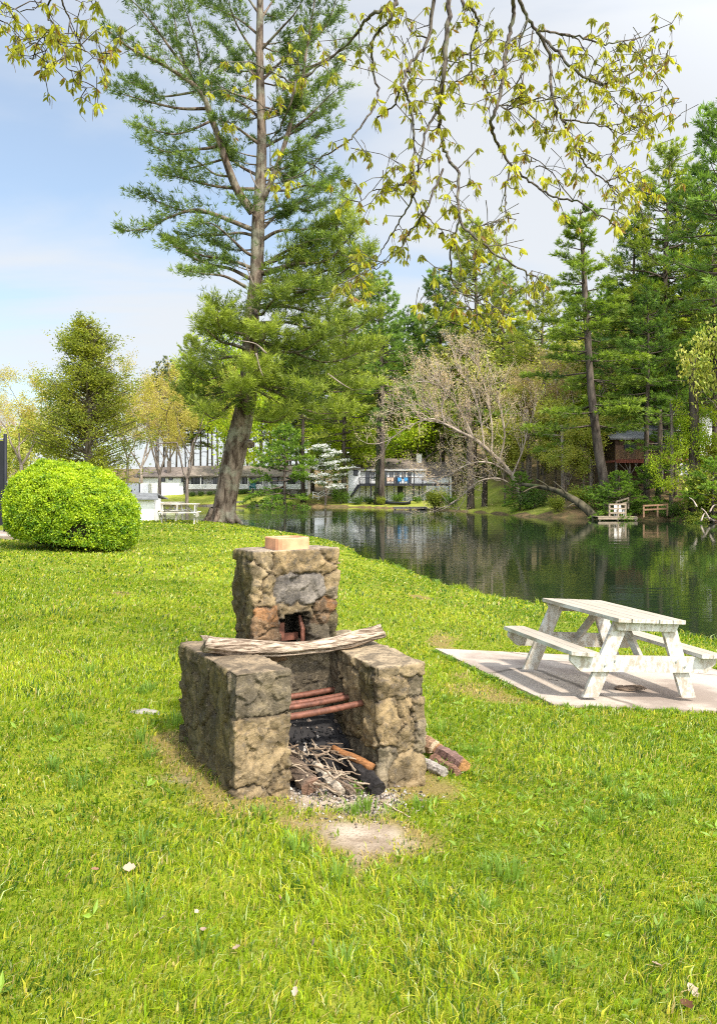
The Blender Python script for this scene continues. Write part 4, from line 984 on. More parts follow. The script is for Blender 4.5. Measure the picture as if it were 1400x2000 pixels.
# ---- the great leaning white pine on the lawn: limbs follow the photograph, each at its own depth
def great_pine():
    d0 = 36.0
    bx_, bz_ = fx(433, d0), 1.12
    e = tag(empty('white_pine', (bx_, d0, bz_)), 'towering white pine with leaning rough trunk at the edge of the lawn', 'tree')
    O = np.array([bx_, d0, bz_])
    def W3(px, py, dd=0.): return np.array(P(px, py, d0 + dd)) - O
    tpx = [(431, 1026, 60), (435, 1012, 50), (441, 975, 43), (449, 930, 42), (462, 872, 41), (474, 820, 38), (484, 760, 34), (488, 700, 30), (490, 640, 28), (495, 590, 26), (501, 540, 25), (503, 480, 24), (505, 420, 23), (508, 370, 21), (511, 310, 19), (511, 250, 17), (509, 180, 16), (507, 100, 15), (508, 20, 13), (509, -80, 10), (511, -180, 6), (512, -250, 2)]
    pts = cat([W3(a, b) for a, b, c in tpx], 5); rad = cat([(c / 2 / F * d0, 0, 0) for a, b, c in tpx], 5)[:, 0]
    gt = G(); n = 26; k0 = len(pts)
    gt.tube(pts, rad * 1.02, n, rough=.13, seed=5)
    for a in np.arange(0, 6.28, .9):       # root flare
        dr = np.array([math.cos(a), math.sin(a), 0]); gt.tube(cat([np.array([0, 0, .55]) + dr * .38, dr * .62 + [0, 0, .18], dr * .95 + [0, 0, -.12]], 4), np.linspace(.2, .07, 9), 8, rough=.2, cap=False)
    tr = gt.build('trunk', MAT['bark_pine'], e, smooth=True)
    gk = G(); gk.tube(cat([W3(487, 868, -.55), W3(489, 866, -.68), W3(490, 867, -.72)], 3), np.array([.19, .18, .17, .15, .12, .09, .03]), 14, rough=.25); gk.build('burl', MAT['bark_pine'], tr, smooth=True)
    gw, gn, acc = G(), G(), []
    def limb(px, dd, r=.11, bl=1.5, st=.25, step=.122, droop=0., up=.14):
        m = len(px); path = cat([W3(a, b, dd * (i / (m - 1)) ** 1.1) for i, (a, b) in enumerate(px)], 5)
        limb_sprays(gw, acc, path, r, step, bl, droop, True, st, .16, up, 5, 6)
    # big ascending limb on the left and its forks
    limb([(494, 415), (465, 374), (446, 328), (427, 270), (408, 212), (388, 174), (346, 143), (307, 120), (257, 96), (215, 62)], -2.2, .21, 1.5, .5)
    limb([(427, 270), (405, 215), (395, 150), (385, 90), (370, 40), (352, -10)], -1.4, .10, 1.4)
    limb([(388, 174), (360, 130), (334, 96), (307, 58), (276, 19), (240, -15)], -1.8, .09, 1.5)
    limb([(410, 215), (380, 160), (350, 95), (342, 40), (330, -20)], .6, .08, 1.5)
    for px, dd, r in (([(497, 450), (411, 416), (373, 411), (323, 428), (288, 447), (243, 450)], -1.6, .12), ([(411, 416), (350, 409), (288, 386), (270, 380)], -.6, .07), ([(495, 460), (469, 455), (430, 459), (388, 459), (360, 470)], 1.4, .08),
                      ([(495, 500), (477, 490), (440, 455), (411, 436), (385, 440)], -2.2, .08), ([(490, 545), (450, 525), (411, 517), (373, 501), (334, 474), (322, 468)], .8, .10), ([(495, 525), (455, 510), (400, 500), (360, 488), (335, 480)], -1.6, .09), ([(480, 560), (440, 540), (400, 535), (372, 530)], -2.8, .08),
                      ([(510, 370), (458, 368), (411, 362), (353, 347), (319, 343)], -.8, .09), ([(430, 282), (411, 289), (365, 293), (326, 297), (285, 278)], -.3, .08), ([(415, 235), (373, 254), (334, 262), (276, 245)], -2.6, .07), ([(405, 212), (353, 212), (296, 200), (228, 180)], -.6, .08), ([(380, 180), (311, 188), (275, 165), (250, 160)], 1.2, .06),
                      ([(440, 310), (405, 320), (365, 330), (335, 338)], 1.6, .06), ([(450, 345), (420, 340), (390, 318), (365, 305)], -2., .06),
                      ([(508, 345), (470, 325), (440, 300), (420, 275)], 2.0, .09), ([(511, 285), (480, 262), (450, 240), (425, 232)], -1.8, .08), ([(511, 235), (478, 205), (440, 190), (400, 188)], 2.2, .08), ([(509, 200), (480, 190), (450, 180), (420, 160)], -2.6, .07), ([(508, 160), (470, 120), (440, 90), (420, 60)], 1., .07), ([(508, 120), (475, 70), (455, 30), (440, -20)], -2., .07), ([(507, 70), (470, 40), (430, 20), (390, 10)], 1.5, .07), ([(508, 30), (480, -10), (450, -50), (420, -70)], -1., .06)):
        limb(px, dd, r)
    # right side, above
    limb([(513, 395), (523, 370), (550, 301), (570, 231), (589, 154), (600, 90), (610, 30), (618, -30)], -1.2, .14, 1.5, .35)
    for px, dd, r in (([(510, 450), (546, 416), (604, 386), (645, 352)], 1.2, .09), ([(510, 470), (546, 451), (604, 447), (650, 436)], -1.6, .09), ([(508, 535), (527, 532), (585, 513), (643, 482), (680, 452)], .9, .12), ([(512, 520), (560, 490), (610, 470), (650, 465)], -2.6, .09),
                      ([(511, 330), (550, 330), (600, 318), (650, 350)], 2.0, .08), ([(511, 290), (550, 270), (600, 245), (640, 215)], 1.8, .08), ([(560, 260), (600, 230), (640, 190), (664, 170)], -1.4, .07), ([(511, 230), (550, 200), (610, 180), (655, 140)], .8, .08), ([(595, 140), (630, 120), (665, 100), (692, 88)], -.8, .07), ([(509, 160), (550, 120), (600, 80), (650, 40)], 2., .08), ([(600, 90), (630, 60), (650, 20), (660, -20)], -1., .06), ([(508, 100), (545, 60), (580, 20), (600, -30)], -2., .07), ([(508, 40), (540, -10), (570, -60)], 1.2, .06), ([(511, 370), (560, 372), (600, 362), (640, 372)], -2.6, .07), ([(550, 301), (590, 290), (625, 262), (640, 258)], .7, .06), ([(510, 420), (555, 400), (600, 412), (632, 400)], 2.8, .07)):
        limb(px, dd, r)
    for _ in range(26):          # short boughs all round the upper stem
        y0 = rng.uniform(-40, 540); x0 = np.interp(y0, [20, 250, 420, 540], [508, 511, 505, 501]); an = rng.uniform(0, 6.28); L = rng.uniform(1.1, 2.6); b = W3(x0, y0)
        q = [b, b + np.array([math.cos(an), math.sin(an), .12]) * L * .5, b + np.array([math.cos(an), math.sin(an), .25]) * L]; limb_sprays(gw, acc, cat(q, 4), .045, .085, 1.2, 0., True, .3, .2, .15, 5, 5)
    # crown leader above the frame
    for k in range(16):
        y0 = -60 - k * 11; an = rng.uniform(0, 6.28); L = 3.4 * (1 - k / 19.); b = W3(509, y0); q = [b, b + np.array([math.cos(an), math.sin(an), .25]) * L * .5, b + np.array([math.cos(an), math.sin(an), .45]) * L]
        limb_sprays(gw, acc, cat(q, 4), .05, .2, 1.2)
    acc_up = list(acc); acc.clear()
    # the low, heavy boughs: to the right, to the left and towards the camera
    low = [([(502, 560), (560, 548), (620, 530), (690, 505)], -1.5), ([(500, 575), (560, 575), (640, 560), (706, 548)], 1.4), ([(495, 600), (560, 600), (640, 610), (712, 600)], -2.8), ([(492, 640), (560, 650), (650, 655), (728, 640)], .8), ([(490, 660), (560, 680), (640, 700), (735, 690)], -3.2), ([(488, 700), (560, 715), (650, 735), (738, 728)], 1.2),
           ([(487, 720), (550, 745), (640, 775), (722, 785)], -2.4), ([(486, 740), (540, 770), (610, 800), (690, 815)], -3.6), ([(485, 750), (540, 790), (600, 815), (650, 828)], .5),
           ([(490, 640), (470, 625), (440, 618), (428, 612)], -2.4), ([(488, 680), (455, 672), (430, 668), (410, 655)], -3.4), ([(487, 700), (450, 700), (410, 700), (378, 700)], .6), ([(486, 730), (440, 735), (400, 745), (372, 742)], -3.0), ([(484, 760), (440, 770), (400, 780), (370, 785)], -1.2), ([(482, 770), (440, 790), (400, 800), (360, 790)], 1.8), ([(480, 780), (450, 800), (420, 815), (400, 818)], -3.4), ([(478, 785), (500, 810), (530, 825), (560, 822)], -3.8),
           ([(490, 650), (500, 660), (515, 655), (530, 660)], -5.0), ([(488, 700), (490, 720), (500, 725), (520, 735)], -5.4), ([(487, 745), (480, 765), (470, 770), (470, 775)], -5.2), ([(492, 600), (510, 610), (525, 605), (545, 600)], -4.6), ([(490, 690), (540, 690), (590, 690), (640, 680)], -4.6), ([(488, 730), (520, 750), (570, 760), (610, 770)], -4.8), ([(495, 570), (530, 565), (570, 560), (620, 575)], -4.0), ([(489, 660), (450, 650), (430, 640), (420, 640)], -4.4), ([(490, 630), (560, 630), (610, 640), (660, 640)], -4.2), ([(490, 700), (500, 700), (520, 690), (540, 690)], 4.5), ([(490, 650), (480, 650), (460, 640), (450, 640)], 4.0)]
    low += [([(505, 520), (560, 500), (630, 470), (690, 440)], -2.), ([(503, 540), (570, 520), (640, 500), (700, 470)], -3.2), ([(502, 560), (590, 560), (660, 540), (716, 520)], -3.8), ([(495, 600), (580, 590), (650, 580), (722, 570)], 2.2), ([(560, 520), (600, 500), (640, 455), (668, 425)], -1.), ([(488, 690), (560, 740), (640, 760), (715, 760)], 2.4)]
    for px, dd in low:
        px = [(a, b + rng.normal(0, 5)) for a, b in px[:-1]] + [(px[-1][0] + rng.normal(0, 8), px[-1][1] - rng.uniform(2, 26))]
        limb(px, dd, .10, 1.55, .16, .108, -.06, .42)
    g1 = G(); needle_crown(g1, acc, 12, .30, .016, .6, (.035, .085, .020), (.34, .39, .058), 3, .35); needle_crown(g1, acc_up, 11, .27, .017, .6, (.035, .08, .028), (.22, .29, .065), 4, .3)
    gw.build('branches', MAT['bark_pine'], e, smooth=True)
    # dead snags
    for px, dd in (([(505, 370), (492, 345), (488, 330)], -1), ([(497, 560), (483, 525), (474, 505)], -1), ([(520, 690), (500, 672), (470, 665)], -5.6), ([(500, 690), (508, 720), (514, 735)], -5.6), ([(640, 730), (668, 750), (690, 762)], -4.6)):
        gs = G(); gs.tube(cat([W3(a, b, dd) for a, b in px], 4), np.linspace(.045, .012, 4 * (len(px) - 1) + 1), 6, rough=.3); gs.build('dead_branch', MAT['bark_grey'], e, smooth=True)
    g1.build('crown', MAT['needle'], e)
great_pine()

# ---- pines across the water
P1 = pine_tree('white_pine', 30, .28, 5.2, 101, c_in=(.045, .095, .02), c_out=(.40, .46, .06), gap=.85)
P2 = pine_tree('white_pine', 30, .38, 4.4, 102, c_in=(.03, .085, .022), c_out=(.25, .37, .065))
P3 = pine_tree('white_pine', 30, .20, 5.8, 103, c_in=(.05, .10, .02), c_out=(.46, .49, .075), gap=.95)
P4 = pine_tree('white_pine', 30, .16, 4.9, 104, c_in=(.028, .08, .022), c_out=(.21, .34, .055), gap=.75, dens=1.1)
PP = {1: P1, 2: P2, 3: P3, 4: P4}
for k, px, d, top, lab in (
    (1, 1300, 82, 282, 'tall full-crowned white pine rising highest at the right'), (2, 1232, 86, 428, 'narrow pine just left of the tallest pine at the right'), (4, 1352, 84, 338, 'dark pine just right of the tallest pine'),
    (2, 1425, 70, 175, 'pine at the right picture edge with only its branch tips in view'), (3, 925, 124, 432, 'olive pine standing above the pale budding tree'), (2, 862, 128, 520, 'dark pine left of the olive pine above the two-storey house'), (1, 985, 118, 512, 'pine between the olive pine and the leaning pine'),
    (3, 1062, 108, 545, 'pine close behind the left side of the leaning pine'), (2, 745, 112, 528, 'thin open-crowned pine with a bare trunk left of the pale budding tree'), (4, 800, 132, 600, 'dark pine directly behind the roof chimney of the two-storey house'),
    (4, 1190, 96, 560, 'dark pine between the leaning pine and the tallest pines'), (1, 1395, 76, 470, 'broad pine crown in front of the pines at the right edge'), (4, 1275, 84, 640, 'shorter dark pine behind the wooden deck'), (4, 1245, 88, 690, 'low dark pine with wide boughs beside the deck'), (3, 672, 118.5, 600, 'olive pine with a pale straight trunk left of the two-storey house'), (2, 592, 118, 640, 'pine with bare broken lower limbs behind the white bench'), (1, 376, 150, 655, 'pine with a flat tuft top far behind the long house')):
    stand(PP[k], px, d, top, lab, h0=30)
for i, (px, d, top, k) in enumerate([(560, 150, 680, 4), (610, 146, 650, 2), (655, 150, 630, 3), (700, 140, 660, 4), (720, 152, 630, 2), (765, 146, 640, 1), (830, 140, 620, 1), (880, 142, 590, 4), (950, 138, 610, 3), (1010, 136, 620, 2), (1100, 128, 640, 3), (1150, 120, 620, 1), (1220, 118, 560, 4), (1290, 112, 540, 2), (1350, 108, 540, 4), (1420, 100, 500, 1), (1480, 92, 420, 2), (1550, 85, 380, 1), (1620, 90, 380, 4), (1700, 80, 350, 2), (1130, 142, 560, 4), (1260, 132, 520, 2), (1370, 126, 500, 4)]):
    stand(PP[k], px, d, top, 'dark pine in the crowded forest on the slope behind the far shore', group='forest pines on the far slope', h0=30)
# slim bare-trunked pines behind the long house: the sky shows between their stems
Q1 = pine_tree('slim_pine', 27, .50, 2.8, 105, r0=.20, c_in=(.03, .065, .018), c_out=(.10, .15, .03), gap=1.1, dead=10)
Q2 = pine_tree('slim_pine', 27, .42, 2.5, 106, r0=.17, c_in=(.03, .065, .018), c_out=(.15, .18, .04), gap=1.1, dead=10)
for i in range(26):
    px = 300 + i * 11.5 + rng.normal(0, 4)
    stand((Q1, Q2)[i % 2], px, rng.uniform(143, 168), rng.uniform(690, 745) - 20 * (px > 400), 'slim bare-stemmed pine in the row behind the long white house', group='slim pines behind the long house', h0=27)

# the leaning pine by the right shore, built on its own leaning trunk
def leaning_pine():
    d0 = 71.; x0 = fx(1184, d0); z0 = H(x0, d0) - .3; O = np.array([x0, d0, z0])
    e = tag(empty('white_pine', tuple(O)), 'sparse tiered pine leaning left with dark bare lower trunk by the far dock', 'tree')
    def W3(px, py, dd=0.): return np.array(P(px, py, d0 + dd)) - O
    tpx = [(1186, 1005, 21), (1180, 950, 19), (1168, 880, 18), (1158, 800, 16), (1152, 740, 14), (1147, 660, 13), (1142, 580, 11), (1138, 500, 9), (1135, 450, 6), (1133, 408, 2)]
    pts = cat([W3(a, b) for a, b, c in tpx], 4); rad = cat([(c / 2 / F * d0, 0, 0) for a, b, c in tpx], 4)[:, 0]
    gt, gw, gn, acc = G(), G(), G(), []; gt.tube(pts, rad, 10, rough=.12, seed=3)
    y = 830.
    while y > 412:
        f = (830 - y) / 420.; px0 = np.interp(-y, [-a[1] for a in tpx], [a[0] for a in tpx]); b = W3(px0, y)
        for k in range(rng.integers(3, 5)):
            an = rng.uniform(0, 6.28); L = (5.4 * (1 - f) ** .8 + .7) * rng.uniform(.55, 1.1); dh = np.array([math.cos(an), math.sin(an), 0]); el = -.12 + .55 * f ** 2
            q = [b, b + dh * L * .5 + [0, 0, L * .5 * el], b + dh * L + [0, 0, L * (el + .07)]]; limb_sprays(gw, acc, cat(q, 4), .05 + .008 * L, .17, .34 * L + .3, start=.18, up=.05, sub=4, ns=4)
        y -= rng.uniform(14, 30) * (1 - .3 * f)
    needle_crown(gn, acc, 10, .42, .032, .42, (.035, .09, .02), (.34, .43, .06), 8)
    gt.build('trunk', MAT['bark_far'], e, smooth=True); gw.build('branches', MAT['bark_far'], e, smooth=True); gn.build('crown', MAT['needle'], e)
leaning_pine()

# ------------------------------------------------------------------ broad-leaved trees
def grow(gw, tips, p, d, L, r, depth, spread=.6, up=.15, ratio=.72, kids=(2, 4), wob=.14, ns=6):
    n = 5; pts = [p]; dd = d
    for i in range(n):
        dd = nrm(dd + rng.normal(0, wob, 3) + np.array([0, 0, up * .3])); pts.append(pts[-1] + dd * L / n)
    pts = np.array(pts); gw.tube(pts, np.linspace(r, r * .62, n + 1), max(ns, 3), cap=False)
    if depth <= 1:
        for q in pts[2:]: tips.append(np.r_[q, dd])
    if depth == 0: return
    for k in range(rng.integers(kids[0], kids[1])):
        i = n if k == 0 else rng.integers(2, n + 1); nd = nrm(dd + rng.normal(0, spread, 3) + np.array([0, 0, up])); grow(gw, tips, pts[i], nd, L * ratio * rng.uniform(.75, 1.2), r * (.62 if k == 0 else .48), depth - 1, spread, up, ratio, kids, wob, ns - 1)

def leafy(name, h, seed, cols, nleaf, leafL, depth=5, trunk=.25, r0=.22, bark='bark_grey', spread=.55, up=.14, mat='leaf', kids=(2, 4), clus=.35, extra=None, wratio=.6, lean=(0, 0)):
    st = rng.bit_generator.state; globals()['rng'] = np.random.default_rng(seed)
    e = empty(name); gw, gl, tips = G(), G(), []
    tp = cat([(0, 0, -.4), (lean[0] * .4 + .05, lean[1] * .4, h * trunk * .5), (lean[0], lean[1], h * trunk)], 5)
    gt = G(); gt.tube(tp, np.linspace(r0 * 1.25, r0 * .8, len(tp)), 9, rough=.15, seed=seed)
    for k in range(3): grow(gw, tips, tp[-1], nrm(np.array([math.cos(k * 2.1 + seed), math.sin(k * 2.1 + seed), 1.5 if k else 3.]) * [1, 1, 1 + up * 3]), h * .26, r0 * .62, depth, spread, up, .74, kids)
    A = np.array(tips); n = max(1, int(nleaf / len(A)))
    Pn = np.repeat(A[:, :3], n, 0) + rng.normal(0, clus, (len(A) * n, 3))
    k = np.clip(.5 + .6 * fbm(Pn * .7 + seed, 2, 71) + rng.normal(0, .2, len(Pn)), 0, 1)[:, None]
    leaves(gl, Pn, leafL, leafL * wratio, np.array(cols[0]) * (1 - k) + np.array(cols[1]) * k, None, 1., .25)
    zmax = max(gl.V[0][:, 2].max(), 1)
    gt.build('trunk', MAT[bark], e, smooth=True); gw.build('branches', MAT[bark], e, smooth=True); gl.build('crown', MAT[mat], e)
    e['h0'] = float(zmax)
    rng_new = np.random.default_rng(); rng_new.bit_generator.state = st; globals()['rng'] = rng_new
    return e

B1 = leafy('budding_tree', 16, 201, ((.38, .29, .08), (.50, .48, .08)), 12000, .18, clus=.30)
B2 = leafy('budding_tree', 16, 202, ((.42, .30, .19), (.46, .35, .15)), 10000, .17, clus=.28, bark='bark_pale')
B3 = leafy('maple_tree', 12, 203, ((.22, .36, .02), (.48, .54, .03)), 12000, .27, clus=.40, r0=.16, spread=.7)
B4 = leafy('understory_tree', 9, 204, ((.26, .34, .05), (.52, .48, .11)), 5200, .30, clus=.30, r0=.10, spread=.75)
def hb(b): return b['h0']
for b, px, d, top, lab, rz, sx in (
    (B1, 42, 62, 690, 'sparse yellowish budding tree at the far left behind the round bush', .4, 1.0), (B1, 312, 118, 688, 'sparse budding tree left of the pair before the long house', 2.1, .8), (B1, 366, 112, 706, 'forked budding tree standing on the far lawn before the long house', 4.0, .8), (B2, 276, 128, 712, 'pinkish budding tree behind the white-walled house end', 1., .9),
    (B3, 448, 128, 600, 'lime green tree in fresh leaf behind the great pine', 1.2, .8), (B3, 716, 128, 860, 'bright lime bush-like tree behind the two-storey house roof', .5, 1.6), (B3, 728, 140, 640, 'lime green tree showing between the pines above the two-storey house', 2.6, .8), (B3, 1368, 66., 768, 'bright green maple in front of the wooden deck', 3.3, .72),
    (B4, 1415, 63, 590, 'tall yellow-brown leafing tree at the right edge of the far shore', 1.1, .55), (B2, 1108, 92, 640, 'bare pinkish tree showing behind the leaning pine', 3.0, .9), (B2, 1035, 98, 690, 'pinkish budding tree behind the pale spreading tree', 5.2, .9), (B2, 1215, 98, 600, 'grey bare tree between the pines right of the leaning pine', .9, .7)):
    stand(b, px, d, top, lab, h0=hb(b), rz=rz, sx=sx)
for px, d, top, b in ((1000, 94, 850, B4), (1062, 88, 850, B4), (1105, 78, 860, B4), (1140, 80, 800, B4), (985, 92, 800, B4), (1085, 90, 760, B4), (1180, 84, 800, B4), (1230, 86, 780, B4), (1150, 96, 720, B3), (1050, 100, 720, B4), (1410, 66, 830, B4), (1290, 92, 740, B4), (815, 126, 700, B3), (905, 130, 640, B4), (960, 126, 640, B3), (1020, 112, 650, B4), (1120, 104, 640, B4), (1200, 104, 640, B4), (1330, 96, 600, B3), (690, 134, 700, B3), (780, 132, 660, B4), (1270, 100, 560, B4), (1385, 92, 560, B3)):
    stand(b, px, d, top, 'pale green understory tree among the trunks behind the far shore', group='understory trees on the right slope', h0=hb(b), sx=rng.uniform(.8, 1.2))
for px, d, top, b in ((120, 140, 730, B1), (200, 145, 735, B2), (20, 150, 760, B2), (-60, 130, 740, B1), (250, 150, 740, B1), (-140, 120, 720, B1), (330, 155, 735, B2), (70, 110, 800, B4), (10, 100, 840, B4)):
    stand(b, px, d, top, 'hazy budding tree in the wood beyond the left end of the lake', group='trees beyond the lake at the left', h0=hb(b), sx=.9)

# white flowering dogwood: flat tiers of blossom
def dogwood():
    e = empty('dogwood_tree'); gw, gl, gf, tips = G(), G(), G(), []
    tp = cat([(0, 0, -.3), (.1, 0, 1.2), (-.1, .1, 2.6)], 5); gt = G(); gt.tube(tp, np.linspace(.16, .09, 11), 8, rough=.1)
    Pf, Pl = [], []
    for i in range(34):
        z = rng.uniform(1.8, 7.6); an = rng.uniform(0, 6.28); L = (3.6 - abs(z - 4.2) * .55) * rng.uniform(.6, 1.05); b = np.array([0, 0, z - .5]); dh = np.array([math.cos(an), math.sin(an), .1])
        q = cat([b, b + dh * L * .5 + [0, 0, .35], b + dh * L + [0, 0, .45]], 4); gw.tube(q, np.linspace(.05, .012, 9), 4, cap=False)
        m = 50; s = rng.uniform(.3, 1, m); c = b + dh * L * s[:, None] + np.array([0, 0, .5]); c[:, :2] += rng.normal(0, .32, (m, 2)); c[:, 2] += rng.normal(0, .07, m)
        Pf.append(c); Pl.append(c[::2] - [0, 0, .16] + rng.normal(0, .12, c[::2].shape))
    gw.tube(cat([(-.1, .1, 2.6), (0, 0, 5), (.1, 0, 7.4)], 4), np.linspace(.09, .02, 9), 6, cap=False)
    Pf = np.concatenate(Pf); Pf = np.repeat(Pf, 4, 0) + rng.normal(0, .09, (len(Pf) * 4, 3)) * [1, 1, .4]; leaves(gf, Pf, .16, .15, (.86, .86, .82), np.tile([0, 0, 1.], (len(Pf), 1)) * .3 + np.c_[rng.normal(0, 1, (len(Pf), 2)), np.zeros(len(Pf))], .2, .08, .1)
    Pl = np.concatenate(Pl); Pl = np.repeat(Pl, 5, 0) + rng.normal(0, .15, (len(Pl) * 5, 3)); leaves(gl, Pl, .18, .09, (.10, .17, .03), None, 1., .3)
    gt.build('trunk', MAT['bark_grey'], e, smooth=True); gw.build('branches', MAT['bark_grey'], e, smooth=True); gl.build('crown', MAT['leaf'], e); gf.build('blossom', MAT['blossom'], e)
    return e
DW = dogwood(); stand(DW, 635, 114.8, 852, 'white flowering dogwood between two pine trunks on the far shore', h0=8.2, rz=.6)

# pale spreading tree that leans out over the water, budding pinkish
def spreading():
    d0 = 86.; x0 = fx(1008, d0); z0 = H(x0, d0) - .2; O = np.array([x0, d0, z0])
    e = tag(empty('sycamore_tree', tuple(O)), 'pale-limbed spreading tree with pinkish buds leaning left over the far bank', 'tree')
    def W3(px, py, dd=0.): return np.array(P(px, py, d0 + dd)) - O
    gt, gw, gl, tips = G(), G(), G(), []
    gt.tube(cat([W3(1024, 1002), W3(1015, 970), W3(1000, 930), W3(975, 900, -.5), W3(945, 872, -1)], 5), np.linspace(.25, .20, 21), 10, rough=.12)
    mains = [[(945, 872, -1), (925, 857, -1.5), (895, 842, -2), (868, 828, -2.5), (840, 818, -3), (800, 832, -3.2), (762, 858, -3)], [(895, 842, -2), (870, 822, -1), (845, 800, 0), (810, 790, 1), (770, 800, 2)], [(925, 857, -1.5), (905, 815, -2), (880, 775, -2.5), (850, 750, -3), (815, 745, -3.5)], [(945, 872, -1), (938, 820, 0), (925, 770, .5), (905, 735, 1), (890, 715, 1.5)],
             [(960, 888, -.5), (960, 830, 1), (950, 770, 2), (935, 720, 2.5), (920, 695, 3)], [(975, 900, -.5), (985, 850, -1), (975, 790, -1.5), (965, 740, -2)], [(1000, 930, 0), (1020, 880, 1), (1030, 840, 1.5), (1045, 800, 2)], [(1000, 930, 0), (960, 905, -2), (920, 905, -3), (880, 925, -3.5), (850, 940, -4)], [(1010, 955, 0), (975, 935, -2), (935, 940, -3), (905, 965, -3.5), (880, 985, -4)], [(868, 828, -2.5), (862, 800, -3), (868, 770, -3), (855, 740, -3.5)]]
    for mn in mains:
        pth = cat([W3(*q) for q in mn], 5); m = len(pth); r0 = .20 if mn is mains[0] else .11; gw.tube(pth, np.linspace(r0, .035, m), 6, cap=False)
        tg = nrm(np.gradient(pth, axis=0))
        for i in range(4, m, 2):
            for s in range(3): grow(gw, tips, pth[i], nrm(tg[i] + rng.normal(0, .6, 3) + np.array([0, 0, .45])), rng.uniform(1.2, 2.6), .04, 2, .5, .22, .7, (2, 4), .12, 4)
    A = np.array(tips); Pn = np.repeat(A[:, :3], 2, 0) + rng.normal(0, .14, (len(A) * 2, 3)); k = rng.random((len(Pn), 1))
    leaves(gl, Pn, .135, .075, np.array((.66, .47, .37)) * k + np.array((.62, .54, .30)) * (1 - k), None, 1., .25)
    gt.build('trunk', MAT['bark_pale'], e, smooth=True); gw.build('branches', MAT['bark_pale'], e, smooth=True); gl.build('crown', MAT['leaf'], e)
spreading()
# fallen mossy trunk leaning out of the bank over the water
g = G(); q = cat([P(1160, 1010, 67.5), P(1140, 990, 68), P(1110, 970, 69), P(1075, 955, 71), P(1020, 946, 74)], 6); O = q[0].copy()
g.tube(q - O, np.linspace(.42, .16, len(q)), 10, rough=.18)
for a, b in (((1110, 970, 69), (1080, 940, 69)), ((1075, 955, 71), (1045, 935, 71)), ((1050, 950, 72), (1020, 962, 71)), ((1128, 982, 68.4), (1105, 992, 68.2))): g.tube(cat([np.array(P(*a)) - O, (np.array(P(*a)) + np.array(P(*b))) / 2 - O + [0, 0, .1], np.array(P(*b)) - O], 3), np.linspace(.10, .03, 7), 5)
tag(g.build('fallen_trunk', MAT['bark_ivy'], smooth=True, loc=tuple(O)), 'mossy fallen trunk rising from the far bank left of the small dock', 'fallen tree')

# ivy-wrapped bare trunk right of the middle of the two-storey house, and other big stems on the far bank
def stem(px0, y0, px1, y1, d, w0, w1, lab, mat, ivy=False, name='pine_trunk'):
    x = fx(px0, d); z = H(x, d) - .3; O = np.array([x, d, z]); e = tag(empty(name, tuple(O)), lab, 'tree')
    q = cat([np.zeros(3), (np.array(P((px0 + px1) / 2 + 2, (y0 + y1) / 2, d)) - O), np.array(P(px1, y1, d)) - O], 7); r = np.linspace(w0, w1, len(q)) / 2 / F * d; r[0] *= 1.25
    g = G(); g.tube(q, r, 10, rough=.12, seed=int(px0)); g.build('trunk', MAT[mat], e, smooth=True)
    if ivy:
        g = G(); N = 2600; t = rng.uniform(.08, .95, N); i = (t * (len(q) - 1)).astype(int); an = rng.uniform(0, 6.28, N); rr = r[i] + rng.uniform(.0, .16, N); Pn = q[i] + np.stack([np.cos(an) * rr, np.sin(an) * rr, rng.uniform(-.5, .5, N)], 1)
        k = fbm(Pn * 1.3, 2, 4) > -.22; leaves(g, Pn[k], .19, .14, (.045, .095, .016), None, 1., .4); g.build('ivy', MAT['leaf'], e)
    gl = G(); acc = []; gw = G()
    for k in range(9):
        s = rng.uniform(.62, 1.0); b = q[int(s * (len(q) - 1))]; an = rng.uniform(0, 6.28); L = rng.uniform(1.5, 3.6); limb_sprays(gw, acc, cat([b, b + np.array([math.cos(an), math.sin(an), .05]) * L * .5, b + np.array([math.cos(an), math.sin(an), .02]) * L], 4), .05, .3, 1.2, ns=4)
    needle_crown(gl, acc, 9, .4, .03, .4, C_DK, C_MD, int(px0)); gw.build('branches', MAT[mat], e); gl.build('crown', MAT['needle'], e)
stem(740, 978, 744, 600, 113, 19, 10, 'tall ivy-wrapped trunk standing in front of the two-storey house', 'bark_ivy', True)
stem(919, 990, 912, 780, 92, 15, 12, 'thick dark trunk behind the pale spreading tree', 'bark_far')
stem(1354, 1008, 1352, 700, 66, 24, 15, 'stout dark trunk right of the deck with a broken top limb', 'bark_far')
stem(1309, 1002, 1310, 780, 66.5, 8, 6, 'slender pinkish trunk in front of the deck railing', 'bark_grey')
stem(1283, 990, 1288, 800, 70, 12, 8, 'short dark trunk under the deck', 'bark_far')
stem(1030, 945, 1028, 800, 90, 9, 7, 'tan straight trunk left of the leaning pine', 'bark_grey')
stem(1098, 975, 1096, 830, 82, 8, 6, 'pale slim trunk between the spreading tree and the leaning pine', 'bark_pale')
stem(1155, 960, 1150, 820, 84, 9, 7, 'pale slim trunk just left of the leaning pine base', 'bark_pale')
stem(945, 990, 944, 900, 94, 12, 9, 'second dark trunk right of the thick one behind the spreading tree', 'bark_far')

# boughs that hang before the deck
stand(P2, 1262, 71.5, 560, 'tall thin pine whose lower boughs hang before the wooden deck', h0=30)
stand(P4, 1318, 72, 700, 'dark young pine standing right before the deck', h0=30)
